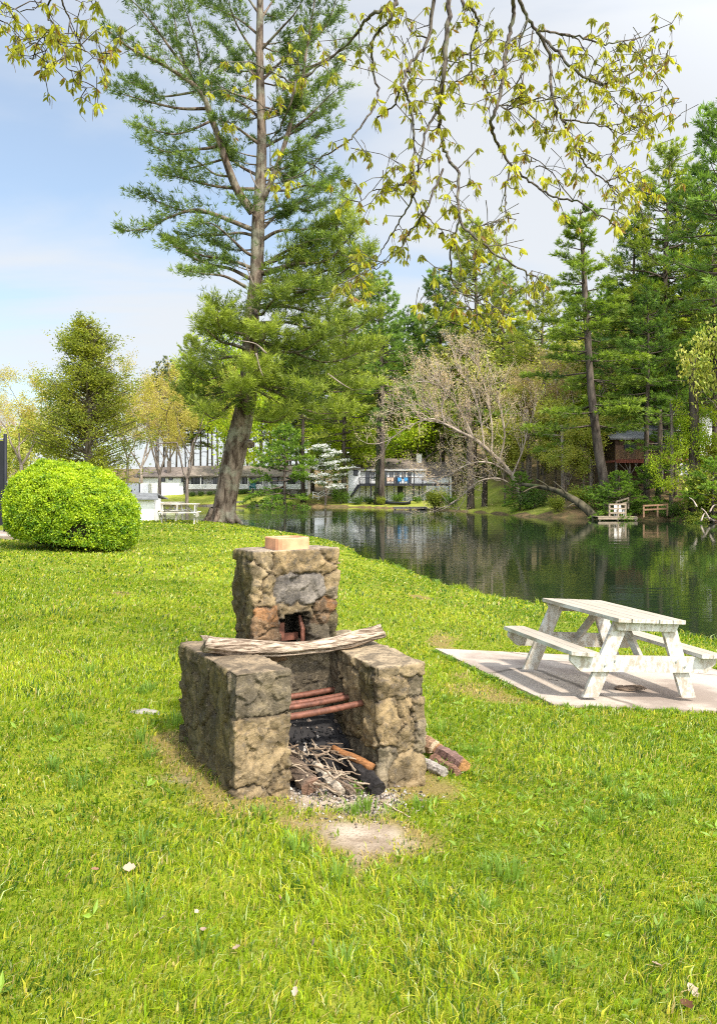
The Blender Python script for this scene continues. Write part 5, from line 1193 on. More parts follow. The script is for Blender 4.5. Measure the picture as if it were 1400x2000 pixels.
# low hemlock boughs at the left of the dogwood
HM = pine_tree('hemlock_tree', 9, .06, 3.3, 301, c_in=(.055, .14, .025), c_out=(.25, .37, .045), gap=.55, dens=1.2, dead=0, blade=.34, flat=.12, r0=.16)
stand(HM, 556, 112, 838, 'drooping green hemlock at the water edge right of the long house', h0=9)
stand(HM, 1208, 67.5, 925, 'low dark hemlock hanging over the small dock', h0=9, sx=1.25)
stand(HM, 1262, 68.5, 912, 'low hemlock in front of the deck supports', h0=9, sx=1.3)
stand(HM, 1392, 61.5, 900, 'low dark evergreen at the right edge of the far shore', h0=9, sx=1.1)
stand(HM, 1015, 80, 925, 'young hemlock at the foot of the pale spreading tree', h0=9, sx=1.2)
# shrubs along the far bank
def shrub(name, seed, w, h, c0, c1, n=2600, L=.16):
    st = rng.bit_generator.state; globals()['rng'] = np.random.default_rng(seed); e = empty(name); gw, gl = G(), G()
    Pn = []
    for k in range(16):
        an = rng.uniform(0, 6.28); q = np.array([math.cos(an) * w * .5 * rng.uniform(.3, 1), math.sin(an) * w * .4 * rng.uniform(.3, 1), h * rng.uniform(.5, 1)]); gw.tube(cat([(0, 0, -.1), q * [.4, .4, .6], q], 3), np.linspace(.03, .008, 7), 4, cap=False)
        Pn.append(q * rng.uniform(.45, 1.05, (n // 16, 1)) + rng.normal(0, .16 * w / 2, (n // 16, 3)))
    Pn = np.concatenate(Pn); Pn[:, 2] = np.abs(Pn[:, 2]); k = rng.random((len(Pn), 1)); leaves(gl, Pn, L, L * .55, np.array(c0) * k + np.array(c1) * (1 - k), None, 1., .3)
    gw.build('stems', MAT['bark_grey'], e); gl.build('foliage', MAT['leaf'], e)
    rng_new = np.random.default_rng(); rng_new.bit_generator.state = st; globals()['rng'] = rng_new; e['h0'] = float(h); return e
SA = shrub('shrub', 401, 3.0, 1.7, (.08, .17, .02), (.20, .31, .04)); SB = shrub('shrub', 402, 2.6, 1.5, (.18, .25, .03), (.38, .40, .06)); SC = shrub('shrub', 403, 3.4, 1.3, (.05, .11, .02), (.14, .22, .04))
for b, px, d, h, lab in ((SA, 776, 114, 1.3, 'rounded green shrub before the lower wall of the two-storey house'), (SB, 848, 98, 2.3, 'yellow-green shrub on the bank right of the dark dock'), (SA, 815, 112, .9, 'low green shrub beside the canoe'), (SB, 742, 111.5, 1.1, 'small bright shrub at the foot of the ivy-wrapped trunk'), (SC, 700, 114.5, 1.0, 'wide low dark green shrub left of the ivy-wrapped trunk'), (SC, 722, 115, .9, 'low dark shrub under the stairs of the two-storey house'), (SA, 880, 96, 1.3, 'green shrub under the pale spreading tree'),
                         (SC, 1042, 79, 1.6, 'dark shrub at the foot of the leaning pale trunk'), (SB, 1090, 73, 1.3, 'pale low shrub on the bank left of the fallen trunk'), (SB, 1130, 73, 1.8, 'yellow-green shrub behind the fallen trunk'), (SA, 1240, 68, 1.2, 'green shrub between the dock and the walkway'), (SB, 1365, 61.8, 1.4, 'yellow-green shrub before the stout dark trunk'), (SB, 1390, 63, 3.6, 'tall yellow shrub at the right edge of the far shore'), (SC, 1310, 66, 1.1, 'dark shrub under the walkway rail'), (SA, 1180, 71, 2.2, 'dense green shrub round the base of the leaning pine'), (SA, 665, 116, 1.9, 'dark leafy shrub right of the white dogwood')):
    stand(b, px, d, None, lab, 'shrub'); o = [q for q in bpy.data.objects if q.get('label') == lab][0]; k = h / b['h0']; o.scale = (k, k, k)
for i, px in enumerate((376, 392, 410, 425, 470, 478, 542, 552)):
    stand(SC, px, 128.2, None, 'low clipped dark shrub along the porch of the long house', 'shrub', 'shrubs along the porch'); o = [q for q in bpy.data.objects if q.get('group') == 'shrubs along the porch'][-1]; o.scale = (.45, .45, .5)

# ------------------------------------------------------------------ near left: evergreen, clipped bush, fence
def cone_evergreen():
    d0 = 47.; x0 = fx(172, d0); e = tag(empty('evergreen_tree', (x0, d0, H(x0, d0) - .05)), 'dense dark olive evergreen of cone shape behind the round bush', 'tree'); e.scale = (1.22, 1.22, 1.0)
    gt, gw, gl, tips = G(), G(), G(), []; h = 11.2; gt.tube([(0, 0, -.3), (.05, 0, 5), (0, .05, h)], [.26, .16, .03], 8)
    z = 1.2
    while z < h - .15:
        f = z / h; R = min(4.9 * (1 - f) ** .85, 3.2) * (.80 + .2 * math.sin(z * 2.3))
        for k in range(10):
            an = rng.uniform(0, 6.28); L = R * rng.uniform(.62, 1.1) + .15; b = np.array([0, 0, z]); dh = np.array([math.cos(an), math.sin(an), .35 + .6 * f]); q = cat([b, b + dh * L * .5, b + dh * L * [1, 1, .9]], 3); gw.tube(q, np.linspace(.04, .01, 7), 4, cap=False)
            for s in np.linspace(.45, 1., 4):
                for _ in range(4): tips.append(b + dh * L * s + rng.normal(0, .24, 3))
        z += .24
    A = np.array(tips); A = A[fbm(A * .9, 3, 15) > -.22]; n = 9; c = np.repeat(A, n, 0) + rng.normal(0, .11, (len(A) * n, 3)); k = np.clip(.45 + .7 * np.repeat(fbm(A * 1.1, 3, 5), n) + rng.normal(0, .22, len(c)), 0, 1)[:, None]
    leaves(gl, c, .145, .07, np.array((.14, .19, .022)) * (1 - k) + np.array((.46, .46, .05)) * k, None, 1., .3, face=np.repeat(nrm(A * [1, 1, .1]), n, 0) + [0, 0, .6])
    gt.build('trunk', MAT['bark_grey'], e, smooth=True); gw.build('branches', MAT['bark_grey'], e); gl.build('crown', MAT['leaf'], e)
cone_evergreen()

def round_bush():
    d0 = 18.9; x0 = fx(144, d0); z0 = H(x0, d0); e = tag(empty('round_bush', (x0, d0, z0)), 'big clipped chartreuse bush, rounded like a loaf, on the lawn', 'bush')
    N = 26000; u = nrm(rng.normal(0, 1, (N, 3))); u[:, 2] = np.where(u[:, 2] < -.55, -u[:, 2], u[:, 2])
    ax = np.array([1.50, 1.3, 1.12])
    def surf(u):
        p = np.sign(u) * np.abs(u) ** .82; p = p / np.maximum(np.linalg.norm(p, axis=1, keepdims=True), 1e-6) * (1 + .0 * u)
        s = (np.abs(u[:, 0]) ** 2.25 + np.abs(u[:, 1]) ** 2.25 + np.abs(u[:, 2]) ** 2.1) ** (-1 / 2.2)
        q = u * s[:, None] * ax; q[:, 2] += .84 - .10 * q[:, 0] - .05 * (q[:, 0] > .6) * (q[:, 0] - .6)
        q *= (1 + .07 * fbm(u * 2.2, 3, 3) + .10 * fbm(u * 8, 3, 4))[:, None]; q[:, 2] = np.maximum(q[:, 2], .03); return q
    q = surf(u)
    # two thin spots low on the right where twigs show
    hole = np.zeros(N, bool)
    for hx, hz, hr in ((.62, .50, .20), (.30, .42, .14)): hole |= (np.hypot((q[:, 0] - hx) / 1.3, q[:, 2] - hz) < hr * (1 + .5 * fbm(q * 5, 2, 9))) & (q[:, 1] < -.2) & (rng.random(N) < .85)
    gl = G(); q, u = q[~hole], u[~hole]; Nn = len(q)
    q = q - u * (rng.exponential(.035, Nn))[:, None]; n = 5
    c = np.repeat(q, n, 0) + rng.normal(0, .032, (Nn * n, 3)); D = rng.normal(0, 1, (Nn * n, 3)) * .8 + np.repeat(u, n, 0) * .45 + np.array([0, 0, .25]); FC = np.repeat(u, n, 0) + np.array([0, 0, .35])
    k = np.clip(.50 + .95 * np.repeat(fbm(q * 6, 3, 6), n) + .25 * np.repeat(u[:, 2], n) + rng.normal(0, .25, Nn * n), 0, 1)[:, None]
    leaves(gl, c, .062, .036, np.array((.09, .21, .012)) * (1 - k) + np.array((.46, .57, .025)) * k, D, .4, .22, face=FC)
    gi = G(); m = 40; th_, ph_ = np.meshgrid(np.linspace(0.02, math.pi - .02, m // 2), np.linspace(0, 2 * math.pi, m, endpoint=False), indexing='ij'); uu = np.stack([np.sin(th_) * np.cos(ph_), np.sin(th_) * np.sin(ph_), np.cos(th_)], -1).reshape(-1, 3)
    V = surf(uu); V = (V - [0, 0, .75]) * .84 + [0, 0, .75]; V[:, 2] = np.maximum(V[:, 2], .0); i, j = np.meshgrid(np.arange(m // 2 - 1), np.arange(m), indexing='ij'); a = (i * m + j).ravel(); b = (i * m + (j + 1) % m).ravel(); gi.add(V, np.stack([a, a + m, b + m, b], 1), None, (.025, .02, .01))  # inner shell painted near-black for the shade inside; built along with the twigs
    for k in range(300):
        v = nrm(rng.normal(0, 1, 3)); v[2] = abs(v[2]) * .6; s = surf(v[None])[0]; gi.tube(np.stack([s * .6 + [0, 0, .1], s * .8, s * .97]), [.014, .010, .004], 4, (.17, .12, .075), cap=False)
    gi.build('twigs', MAT['twig'], e); gl.build('foliage', MAT['boxleaf'], e)
round_bush()

# tall black screened fence at the left edge
def fence():
    d = 23.2; xr = fx(11, d); z0 = H(xr, d); e = tag(empty('screened_fence', (xr, d, z0)), 'tall fence with black windscreen at the left edge beside the bush', 'fence')
    for i in range(3):
        g = G(); g.tube([(-i * 2.6, 0, -.3), (-i * 2.6, 0, 2.95)], .05, 10); g.build('post', MAT['black_mesh'], e, smooth=True)
    g = G(); g.box(-5.2, -.02, -.03, .0, .28, 2.75); g.build('windscreen', MAT['black_mesh'], e)
    g = G()
    for z in (.3, 1.55, 2.8): g.tube([(-5.2, .05, z), (0, .05, z)], .022, 8)
    g.build('rail', MAT['steel'], e, smooth=True)
    g = G()
    for z in np.arange(.5, 1.6, .17): g.box(.05, .09, -.02, .02, z, z + .05)
    g.build('clamp', MAT['steel'], e)
fence()

# ------------------------------------------------------------------ buildings
def put(gfun, name, mat, par, bevel=0):
    g = G(); gfun(g); return g.build(name, MAT[mat], par, bevel=bevel)
def window(par, x0, x1, y, z0, z1, trim='white', mull=1):
    """frame standing proud of the wall plane y (facing -y), with glass and bars"""
    t = .09; g = G(); g.box(x0 - t, x1 + t, y - .06, y, z1, z1 + t); g.box(x0 - t, x1 + t, y - .06, y, z0 - t, z0); g.box(x0 - t, x0, y - .06, y, z0, z1); g.box(x1, x1 + t, y - .06, y, z0, z1)
    for k in range(1, mull + 1):
        xm = x0 + (x1 - x0) * k / (mull + 1); g.box(xm - .025, xm + .025, y - .05, y - .005, z0, z1)
    w = g.build('window', MAT[trim], par); put(lambda g: g.box(x0, x1, y - .03, y - .012, z0, z1), 'pane', 'dark_glass', w); return w
def gable_roof(g, x0, x1, y0, y1, ze, zr, th=.16, ov=.35):
    ym = (y0 + y1) / 2
    for ya, sg in ((y0 - ov, 1), (y1 + ov, -1)):
        zb = ze - ov * (zr - ze) / (ym - y0); V = [(x0 - ov, ya, zb), (x1 + ov, ya, zb), (x1 + ov, ym, zr), (x0 - ov, ym, zr)]
        if sg < 0: V = V[::-1]
        V = np.array(V); g.add(np.concatenate([V, V - [0, 0, th]]), [(0, 1, 2, 3), (7, 6, 5, 4), (0, 4, 5, 1), (1, 5, 6, 2), (2, 6, 7, 3), (3, 7, 4, 0)])

def two_storey():
    d = 120.; K = d / F; X = lambda px: fx(px, d); Z = lambda py: fz(py, d)
    xb = X(765); zb = 1.2; e = tag(empty('two_storey_house', (xb, d, zb)), 'two-storey white house with a dark upper deck facing the water', 'house')
    x = lambda px: X(px) - xb; z = lambda py: Z(py) - zb
    put(lambda g: g.box(x(704), x(832), 0, 9, -1.0, z(947)), 'lower_wall', 'white_wall', e)
    put(lambda g: g.box(x(704), x(832), .003, 9, z(947), z(916)), 'upper_wall', 'white_wall', e)
    put(lambda g: g.box(x(680), x(703.8), -1.5, 9, -1.2, z(913)), 'wing_wall', 'white_wall', e)
    put(lambda g: g.box(x(833), x(884), 1.5, 9, -1.0, z(925)), 'side_wing', 'white_wall', e)
    rf = G(); gable_roof(rf, x(700), x(831), 0, 9, z(917), z(893)); gable_roof(rf, x(680), x(700), -1.5, 9, z(914), z(894)); gable_roof(rf, x(836), x(884), 1.5, 9, z(925), z(900)); r = rf.build('roof', MAT['roof'], e)
    sl = (z(893) - z(917)) / 4.5
    for a, b in ((714, 722), (756, 763), (778, 786)):
        def f(g):
            V = [(x(a), 1.9, 0), (x(b), 1.9, 0), (x(b), 3.0, 0), (x(a), 3.0, 0)]; V = np.array([(p, q, z(917) + sl * q + .10) for p, q, _ in V]); g.add(np.concatenate([V, V - [0, 0, .3]]), [(0, 1, 2, 3), (0, 4, 5, 1), (1, 5, 6, 2), (2, 6, 7, 3), (3, 7, 4, 0)])
        s = put(f, 'skylight', 'grey_wood', r)
        def f2(g):
            m = .12; V = [(x(a) + m, 2.05, 0), (x(b) - m, 2.05, 0), (x(b) - m, 2.85, 0), (x(a) + m, 2.85, 0)]; g.add(np.array([(p, q, z(917) + sl * q + .115) for p, q, _ in V]), [(0, 1, 2, 3)])
        put(f2, 'pane', 'dark_glass', s)
    put(lambda g: (g.box(x(815.5), x(826), 2.6, 3.6, z(914), z(886)), g.box(x(814.5), x(827), 2.5, 3.7, z(886), z(885))), 'chimney', 'white', e)
    put(lambda g: g.box(x(699), x(832), -.48, -.38, z(919.2), z(917.8)), 'gutter', 'white', e)
    window(e, x(691), x(698), -1.5, z(928), z(920), 'dark_trim', 0)
    for a, b in ((713, 722), (745, 756), (771, 780), (795, 803)):
        dr = put(lambda g: (g.box(x(a) - .1, x(b) + .1, -.05, .0, z(946) + .02, z(919.5))), 'door', 'white', e); put(lambda g: g.box(x(a), x(b), -.075, -.055, z(945), z(921)), 'pane', 'dark_glass', dr)
    for a, b in ((725, 731), (760, 768), (784, 792)): window(e, x(a), x(b), 0.003, z(936), z(921), 'white', 1)
    put(lambda g: g.box(x(776), x(787), -.05, .0, z(972), z(950)), 'door', 'dark_trim', e)
    for a in (714, 725, 755, 790, 806, 818): put(lambda g: g.box(x(a) - .06, x(a) + .06, -.05, -.002, -.6, z(948)), 'batten', 'dark_trim', e)
    dk = put(lambda g: (g.box(x(701), x(874), -2.6, -.08, z(948.5), z(945.5)), g.box(x(701), x(874), -2.7, -2.62, z(949), z(944.5))), 'deck', 'dark_trim', e)
    def rail(g):
        g.box(x(701), x(874), -2.7, -2.62, z(934), z(933)); g.box(x(701), x(874), -2.69, -2.63, z(944), z(943.4))
        for k in range(66): a = x(701) + (x(874) - x(701)) * k / 65; g.box(a - .012, a + .012, -2.67, -2.645, z(943.4), z(934))
        for k in range(2): g.box(x(701) - .02, x(701) + .04, -2.6 + k * 1.2, -1.4 + k * 1.2, z(934), z(933))
    put(rail, 'railing', 'dark_trim', e)
    for a in (702, 723, 745, 768, 806, 822, 847, 872): put(lambda g: g.box(x(a) - .07, x(a) + .07, -2.85, -2.71, -1.3, z(933) if a not in (723, 745, 806) else z(918)), 'post', 'dark_trim', e)
    put(lambda g: g.beam((x(700), -2.2, z(947)), (x(686), -2.4, z(970)), 1.0, .25), 'stairs', 'dark_trim', e)
    # deck chairs stand on the deck: things of their own
    for a, m, lab in ((758, 'beige', 'beige deck chair left of the other beige one'), (766, 'beige', 'beige deck chair beside the blue chairs'), (779, 'blue', 'bright blue deck chair next to the beige ones'), (791.5, 'blue', 'bright blue deck chair at the right end of the row')):
        c = tag(empty('deck_chair', (X(a), d - 1.7, Z(945.4))), lab, 'chair', 'deck chairs on the upper deck')
        put(lambda g: g.beam((0, -.28, .40), (0, .25, .36), .56, .05), 'seat', m, c); put(lambda g: g.beam((0, .25, .36), (0, .5, 1.02), .56, .05, (0, -1, .3)), 'backrest', m, c)
        for sx in (-.26, .26):
            put(lambda g: g.beam((sx, -.27, 0), (sx, -.27, .58), .05, .05, (0, 1, 0)), 'leg', m, c); put(lambda g: g.beam((sx, .35, 0), (sx, .3, .58), .05, .05, (0, 1, 0)), 'leg', m, c); put(lambda g: g.beam((sx, -.32, .60), (sx, .36, .60), .09, .03), 'armrest', m, c)
two_storey()

def long_house():
    d = 130.; X = lambda px: fx(px, d); Z = lambda py: fz(py, d); xb = X(440); zb = 1.5; e = tag(empty('long_house', (xb, d, zb)), 'long low white house with a railed porch across the lake', 'house')
    x = lambda px: X(px) - xb; z = lambda py: Z(py) - zb
    put(lambda g: g.box(x(366), x(600), 1.6, 9, -.6, z(927)), 'wall', 'white_wall', e)
    put(lambda g: g.box(x(272), x(358), 0, 8, -.8, z(929)), 'wing_wall', 'white_wall', e)
    g = G(); gable_roof(g, x(366), x(598), -.3, 9, z(928), z(908), ov=.6); g.build('roof', MAT['roof_warm'], e)
    g = G(); gable_roof(g, x(270), x(358), 0, 8, z(929), z(911), ov=.5); r = g.build('roof', MAT['roof'], e)
    put(lambda g: (g.box(x(366) - .5, x(598) + .5, -1.02, -.92, z(930.6), z(929.2)),), 'gutter', 'grey_wood', e); put(lambda g: g.box(x(271), x(358), -.62, -.52, z(931.4), z(930)), 'gutter', 'grey_wood', e)
    put(lambda g: g.box(x(323.5), x(329.5), 1., 1.9, z(929), z(900)), 'chimney', 'roof', e)
    for a, b, c, q in ((316, 322, 940, 932), (331, 337, 937, 932), (355, 357.2, 941, 934)): window(e, x(a), x(b), 0, z(c), z(q), 'dark_trim', 0)
    for a, b in ((371, 392), (414, 428), (472, 479), (488, 509), (527, 540), (560, 575)): window(e, x(a), x(b), 1.6, z(946), z(930), 'dark_trim', 2)
    for a in (403, 517): dr = put(lambda g: g.box(x(a) - .6, x(a) + .6, 1.52, 1.598, z(954), z(931)), 'door', 'white', e); put(lambda g: g.box(x(a) + .42, x(a) + .5, 1.47, 1.515, z(944), z(942)), 'handle', 'dark_trim', dr)
    put(lambda g: g.box(x(366), x(600), -.9, 1.55, z(957.5), z(955)), 'porch', 'grey_wood', e)
    def rl(g):
        for a, b in ((367, 484), (502, 512), (526, 600)):
            g.box(x(a), x(b), -.86, -.80, z(947.2), z(946)); g.box(x(a), x(b), -.86, -.80, z(954.5), z(953.4)); n = int((b - a) / 1.7)
            for k in range(n + 1): c = x(a) + (x(b) - x(a)) * k / n; g.box(c - .045, c + .045, -.85, -.81, z(953.4), z(947.2))
    put(rl, 'railing', 'white', e)
    for a in (367, 394, 428, 470, 486, 514, 526, 560, 598): put(lambda g: g.box(x(a) - .06, x(a) + .06, -.78, -.66, z(955), z(928)), 'post', 'white', e)
    put(lambda g: [g.box(x(514), x(527), -.9 - .35 * k, -.55 - .35 * k, z(957) - .16 * k - .05, z(957) - .16 * k + .0) for k in range(1, 4)], 'steps', 'grey_wood', e)
    put(lambda g: [g.box(x(367) + 1.2 * k, x(367) + 1.2 * k + 1.14, -.84, -.80, -.5, z(957.6)) for k in range(15)], 'skirting', 'grey_wood', e)
    c = tag(empty('deck_chair', (X(496), d - 1.4, Z(957))), 'teal slatted chair in front of the porch of the long house', 'chair'); c.scale = (1.3, 1.3, 1.3)
    put(lambda g: g.beam((0, -.28, .34), (0, .25, .26), .56, .05), 'seat', 'teal', c); put(lambda g: [g.beam((q * .14, .25, .28), (q * .17, .6, 1.1), .12, .03, (0, -1, .3)) for q in (-1.6, -.55, .55, 1.6)], 'backrest', 'teal', c)
    for sx in (-.32, .32): put(lambda g: g.beam((sx, -.27, 0), (sx, -.27, .5), .08, .05, (0, 1, 0)), 'leg', 'teal', c); put(lambda g: g.beam((sx, .35, 0), (sx, .3, .5), .08, .05, (0, 1, 0)), 'leg', 'teal', c); put(lambda g: g.beam((sx, -.35, .52), (sx, .4, .52), .12, .03), 'armrest', 'teal', c)
    # white box-like enclosure before the wing
    d2 = 118.; f2 = tag(empty('storage_box', (fx(268, d2), d2, 1.4)), 'boxy white enclosure with a grey half before the long house end', 'enclosure')
    q = lambda px: fx(px, d2) - fx(268, d2); w = lambda py: fz(py, d2) - 1.4
    put(lambda g: g.box(q(246), q(272), 0, 2, -.7, w(944)), 'side_panel', 'steel', f2); put(lambda g: g.box(q(274), q(290), .05, 2, -.7, w(944)), 'end_panel', 'white', f2); put(lambda g: g.box(q(272), q(274), -.05, 2.05, -.7, w(943.5)), 'corner_post', 'dark_trim', f2); put(lambda g: g.box(q(249), q(259), -.05, -.003, w(960), w(956.5)), 'vent', 'dark_trim', f2)
long_house()

# pump house by the lawn edge
def pump_house():
    d = 33.; X = lambda px: fx(px, d); xb = X(277); zb = H(xb, d); e = tag(empty('pump_house', (xb, d, zb)), 'tiny white pump house with a grey shingle roof behind the round bush', 'shed')
    x = lambda px: X(px) - xb; z = lambda py: fz(py, d) - zb
    put(lambda g: g.box(x(246), x(301), 0, 1.2, -.35, z(974)), 'wall', 'white', e)
    g = G(); V = np.array([(x(243), -.25, z(973)), (x(313), -.25, z(974)), (x(300), .6, z(963)), (x(236), .6, z(961.5))]); V2 = V[[1, 0, 3, 2]] * 1.; V2[:2, 1] = 1.45
    for q in (V, V2): g.add(np.concatenate([q, q - [0, 0, .05]]), [(0, 1, 2, 3), (7, 6, 5, 4), (0, 4, 5, 1), (1, 5, 6, 2), (2, 6, 7, 3), (3, 7, 4, 0)])
    g.build('roof', MAT['roof_grey'], e)
    put(lambda g: [g.box(x(a) - .02, x(a) + .02, -.2, -.002, z(977), z(974.5)) for a in (269, 279, 289, 299)], 'rafter', 'white', e)
    put(lambda g: g.box(x(246) - .03, x(301) + .03, -.03, -.001, -.3, -.02), 'skirt', 'white', e)
pump_house()

# wooden lake cabin and its deck on stilts
def cabin():
    d = 77.; X = lambda px: fx(px, d); Z = lambda py: fz(py, d); xb = X(1270); zb = H(X(1270), d); e = tag(empty('lake_cabin', (xb, d, zb)), 'wooden cabin with a high stilted deck half hidden by pines', 'cabin')
    x = lambda px: X(px) - xb; z = lambda py: Z(py) - zb
    put(lambda g: g.box(x(1215), x(1345), 2.2, 9, -.5, z(850)), 'wall', 'dark_wood', e); put(lambda g: g.box(x(1345), x(1420), 3.4, 10, -.5, z(800)), 'wing_wall', 'white_wall', e)
    g = G(); gable_roof(g, x(1210), x(1345), 2.2, 9, z(850), z(822)); gable_roof(g, x(1345), x(1420), 3.4, 10, z(800), z(775)); g.build('roof', MAT['roof_grey'], e)
    window(e, x(1235), x(1255), 2.2, z(895), z(865), 'dark_trim', 1); window(e, x(1295), x(1325), 2.2, z(895), z(862), 'dark_trim', 2); window(e, x(1360), x(1385), 3.4, z(850), z(820), 'dark_trim', 1)
    put(lambda g: (g.box(x(1195), x(1345), -1.2, 2.15, z(903), z(899)), g.box(x(1195), x(1345), -1.28, -1.2, z(905), z(898))), 'deck', 'red_wood', e)
    def rl(g):
        g.box(x(1195), x(1345), -1.26, -1.18, z(881), z(879.5)); g.box(x(1195), x(1345), -1.25, -1.19, z(897), z(896))
        for k in range(72): a = x(1195) + (x(1345) - x(1195)) * k / 71; g.box(a - .03, a + .03, -1.24, -1.2, z(896), z(881))
        for a in np.linspace(1195, 1345, 8): g.box(x(a) - .05, x(a) + .05, -1.28, -1.18, z(899), z(879))
    put(rl, 'railing', 'deck_wood', e)
    put(lambda g: g.box(x(1329) - .08, x(1329) + .08, -1.36, -1.285, z(899), z(848)), 'roof_post', 'orange_wood', e)
    for a in (1196, 1222, 1250, 1285, 1315, 1343): put(lambda g: g.box(x(a) - .07, x(a) + .07, -1.1, -.96, -3, z(903)), 'stilt', 'grey_wood', e)
    for a, b in ((1222, 1200), (1222, 1212), (1222, 1235), (1250, 1230), (1250, 1268), (1285, 1268)): put(lambda g: g.beam((x(a), -1.2, z(928)), (x(b), -1.2, z(906)), .09, .06), 'strut', 'grey_wood', e)
cabin()

# docks, boat, benches at the far shore
def dock(name, px0, px1, d, depth, lab, mat='grey_wood', top=.34):
    e = tag(empty(name, (fx((px0 + px1) / 2, d), d, 0)), lab, 'dock'); w = fx(px1, d) - fx(px0, d)
    put(lambda g: [g.box(-w / 2 + k * .16, -w / 2 + k * .16 + .15, -depth / 2, depth / 2, top - .05, top) for k in range(int(w / .16))], 'planks', mat, e)
    put(lambda g: (g.box(-w / 2, w / 2 - .05, -depth / 2 + .02, -depth / 2 + .1, top - .24, top - .052), g.box(-w / 2, w / 2 - .05, depth / 2 - .1, depth / 2 - .02, top - .24, top - .052)), 'joist', mat, e)
    for sx in (-.45, 0, .45):
        for sy in (-.42, .42): put(lambda g: g.tube([(w * sx, depth * sy, -1.2), (w * sx, depth * sy, top - .06)], .07, 8), 'post', mat, e)
    return e
dock('boat_dock', 768, 834, 100.5, 2.4, 'low dark wooden dock in front of the two-storey house')
dk = dock('boat_dock', 1160, 1237, 66.2, 2.2, 'small plank dock with a pale wooden railing under the leaning pine', 'raw_wood')
def rails(name, pts, zt, lab, cat_='railing', mat='raw_wood', rows=3):
    O = np.array(pts[0], float); e = tag(empty(name, tuple(O)), lab, cat_); q = [np.array(p, float) - O for p in pts]
    for p in q: put(lambda g: g.beam(p, p + [0, 0, zt], .12, .12, (0, 1, 0)), 'post', mat, e)
    for k in range(rows):
        put(lambda g: [g.beam(a + [0, -.07, zt * (1 - k * .33) - .06], b + [0, -.07, zt * (1 - k * .33) - .06], .05, .13) for a, b in zip(q[:-1], q[1:])], 'rail', mat, e)
    return e
dd = 66.; rails('dock_railing', [(fx(1184, dd), dd - .7, .34), (fx(1201, dd), dd - .7, .34), (fx(1216, dd), dd - .6, .34)], 1.05, 'pale wooden railing on the small dock')
rails('dock_railing', [(fx(1203, dd + 1), dd + 1, .6), (fx(1226, dd + 1), dd + 1, .9)], 1.0, 'short pale railing behind the small dock', rows=2)
rails('walkway_railing', [(fx(1256, 64.5), 64.5, .3), (fx(1283, 64.6), 64.6, .35), (fx(1302, 64.7), 64.7, .4)], 1.0, 'low weathered railing along the shore under the deck', rows=2, mat='deck_wood')
rails('walkway_railing', [(fx(1311, 68), 68, .9), (fx(1328, 68), 68, .9), (fx(1345, 68), 68, .9)], 1.0, 'wooden railing on the bank left of the stout dark trunk', rows=2, mat='deck_wood')
c = tag(empty('garden_chair', (fx(1206, 66), 65.7, .34)), 'white garden chair on the small dock before the railing', 'chair')
put(lambda g: g.beam((0, -.28, .36), (0, .25, .3), .56, .05), 'seat', 'white', c); put(lambda g: g.beam((0, .25, .3), (0, .5, 1.0), .56, .05, (0, -1, .3)), 'backrest', 'white', c)
for sx in (-.29, .29): put(lambda g: g.beam((sx, -.27, 0), (sx, -.27, .55), .08, .05, (0, 1, 0)), 'leg', 'white', c); put(lambda g: g.beam((sx, .35, 0), (sx, .3, .55), .08, .05, (0, 1, 0)), 'leg', 'white', c)
def canoe():
    d = 109.; x0 = fx(777, d); e = tag(empty('canoe', (x0, d, H(x0, d) + .05)), 'dark canoe lying on the bank below the two-storey house', 'canoe')
    m = 20; t = np.linspace(-1, 1, m); L = 1.75; g = G(); w = .45 * (1 - t ** 2) ** .6; sheer = .45 + .22 * t ** 4; V = []
    for i in range(m):
        for a in np.linspace(-math.pi / 2, math.pi / 2, 9): V.append((t[i] * L, math.sin(a) * w[i], sheer[i] - math.cos(a) * (sheer[i] - .03 - .12 * t[i] ** 6)))
    i, j = np.meshgrid(np.arange(m - 1), np.arange(8), indexing='ij'); q = (i * 9 + j).ravel(); g.add(V, np.stack([q, q + 9, q + 10, q + 1], 1)); h = g.build('hull', MAT['canoe'], e, smooth=True)
    md = h.modifiers.new('Solidify', 'SOLIDIFY'); md.thickness = .025
    for s in (-.45, .45): put(lambda g: g.box(s * L - .12, s * L + .12, -.36, .36, .33, .36), 'thwart', 'raw_wood', e)
    e.scale = (1, 1, .9)
canoe()
def white_bench():
    d = 112.2; x0 = fx(592, d); e = tag(empty('garden_bench', (x0, d, H(x0, d))), 'small white bench by the water under the broken-limbed pine', 'bench')
    put(lambda g: g.box(-.62, .62, -.25, .25, .38, .43), 'seat', 'white', e); put(lambda g: [g.box(-.6 + .2 * k, -.6 + .2 * k + .12, .25, .29, .45, .82) for k in range(7)] + [g.box(-.64, .64, .24, .3, .82, .88)], 'backrest', 'white', e)
    for sx in (-.58, .58):
        put(lambda g: g.box(sx - .04, sx + .04, -.25, -.17, 0, .62), 'leg', 'white', e); put(lambda g: g.box(sx - .04, sx + .04, .2, .28, 0, 1.02), 'leg', 'white', e)
white_bench()
o = rails('porch_railing', [(fx(611, 118), 118, 1.2), (fx(622, 118.5), 118.5, 1.0), (fx(634, 119.5), 119.5, 1.5), (fx(650, 120), 120, 1.7)], 1.0, 'white stair railing half hidden behind the dogwood', mat='white', rows=3)
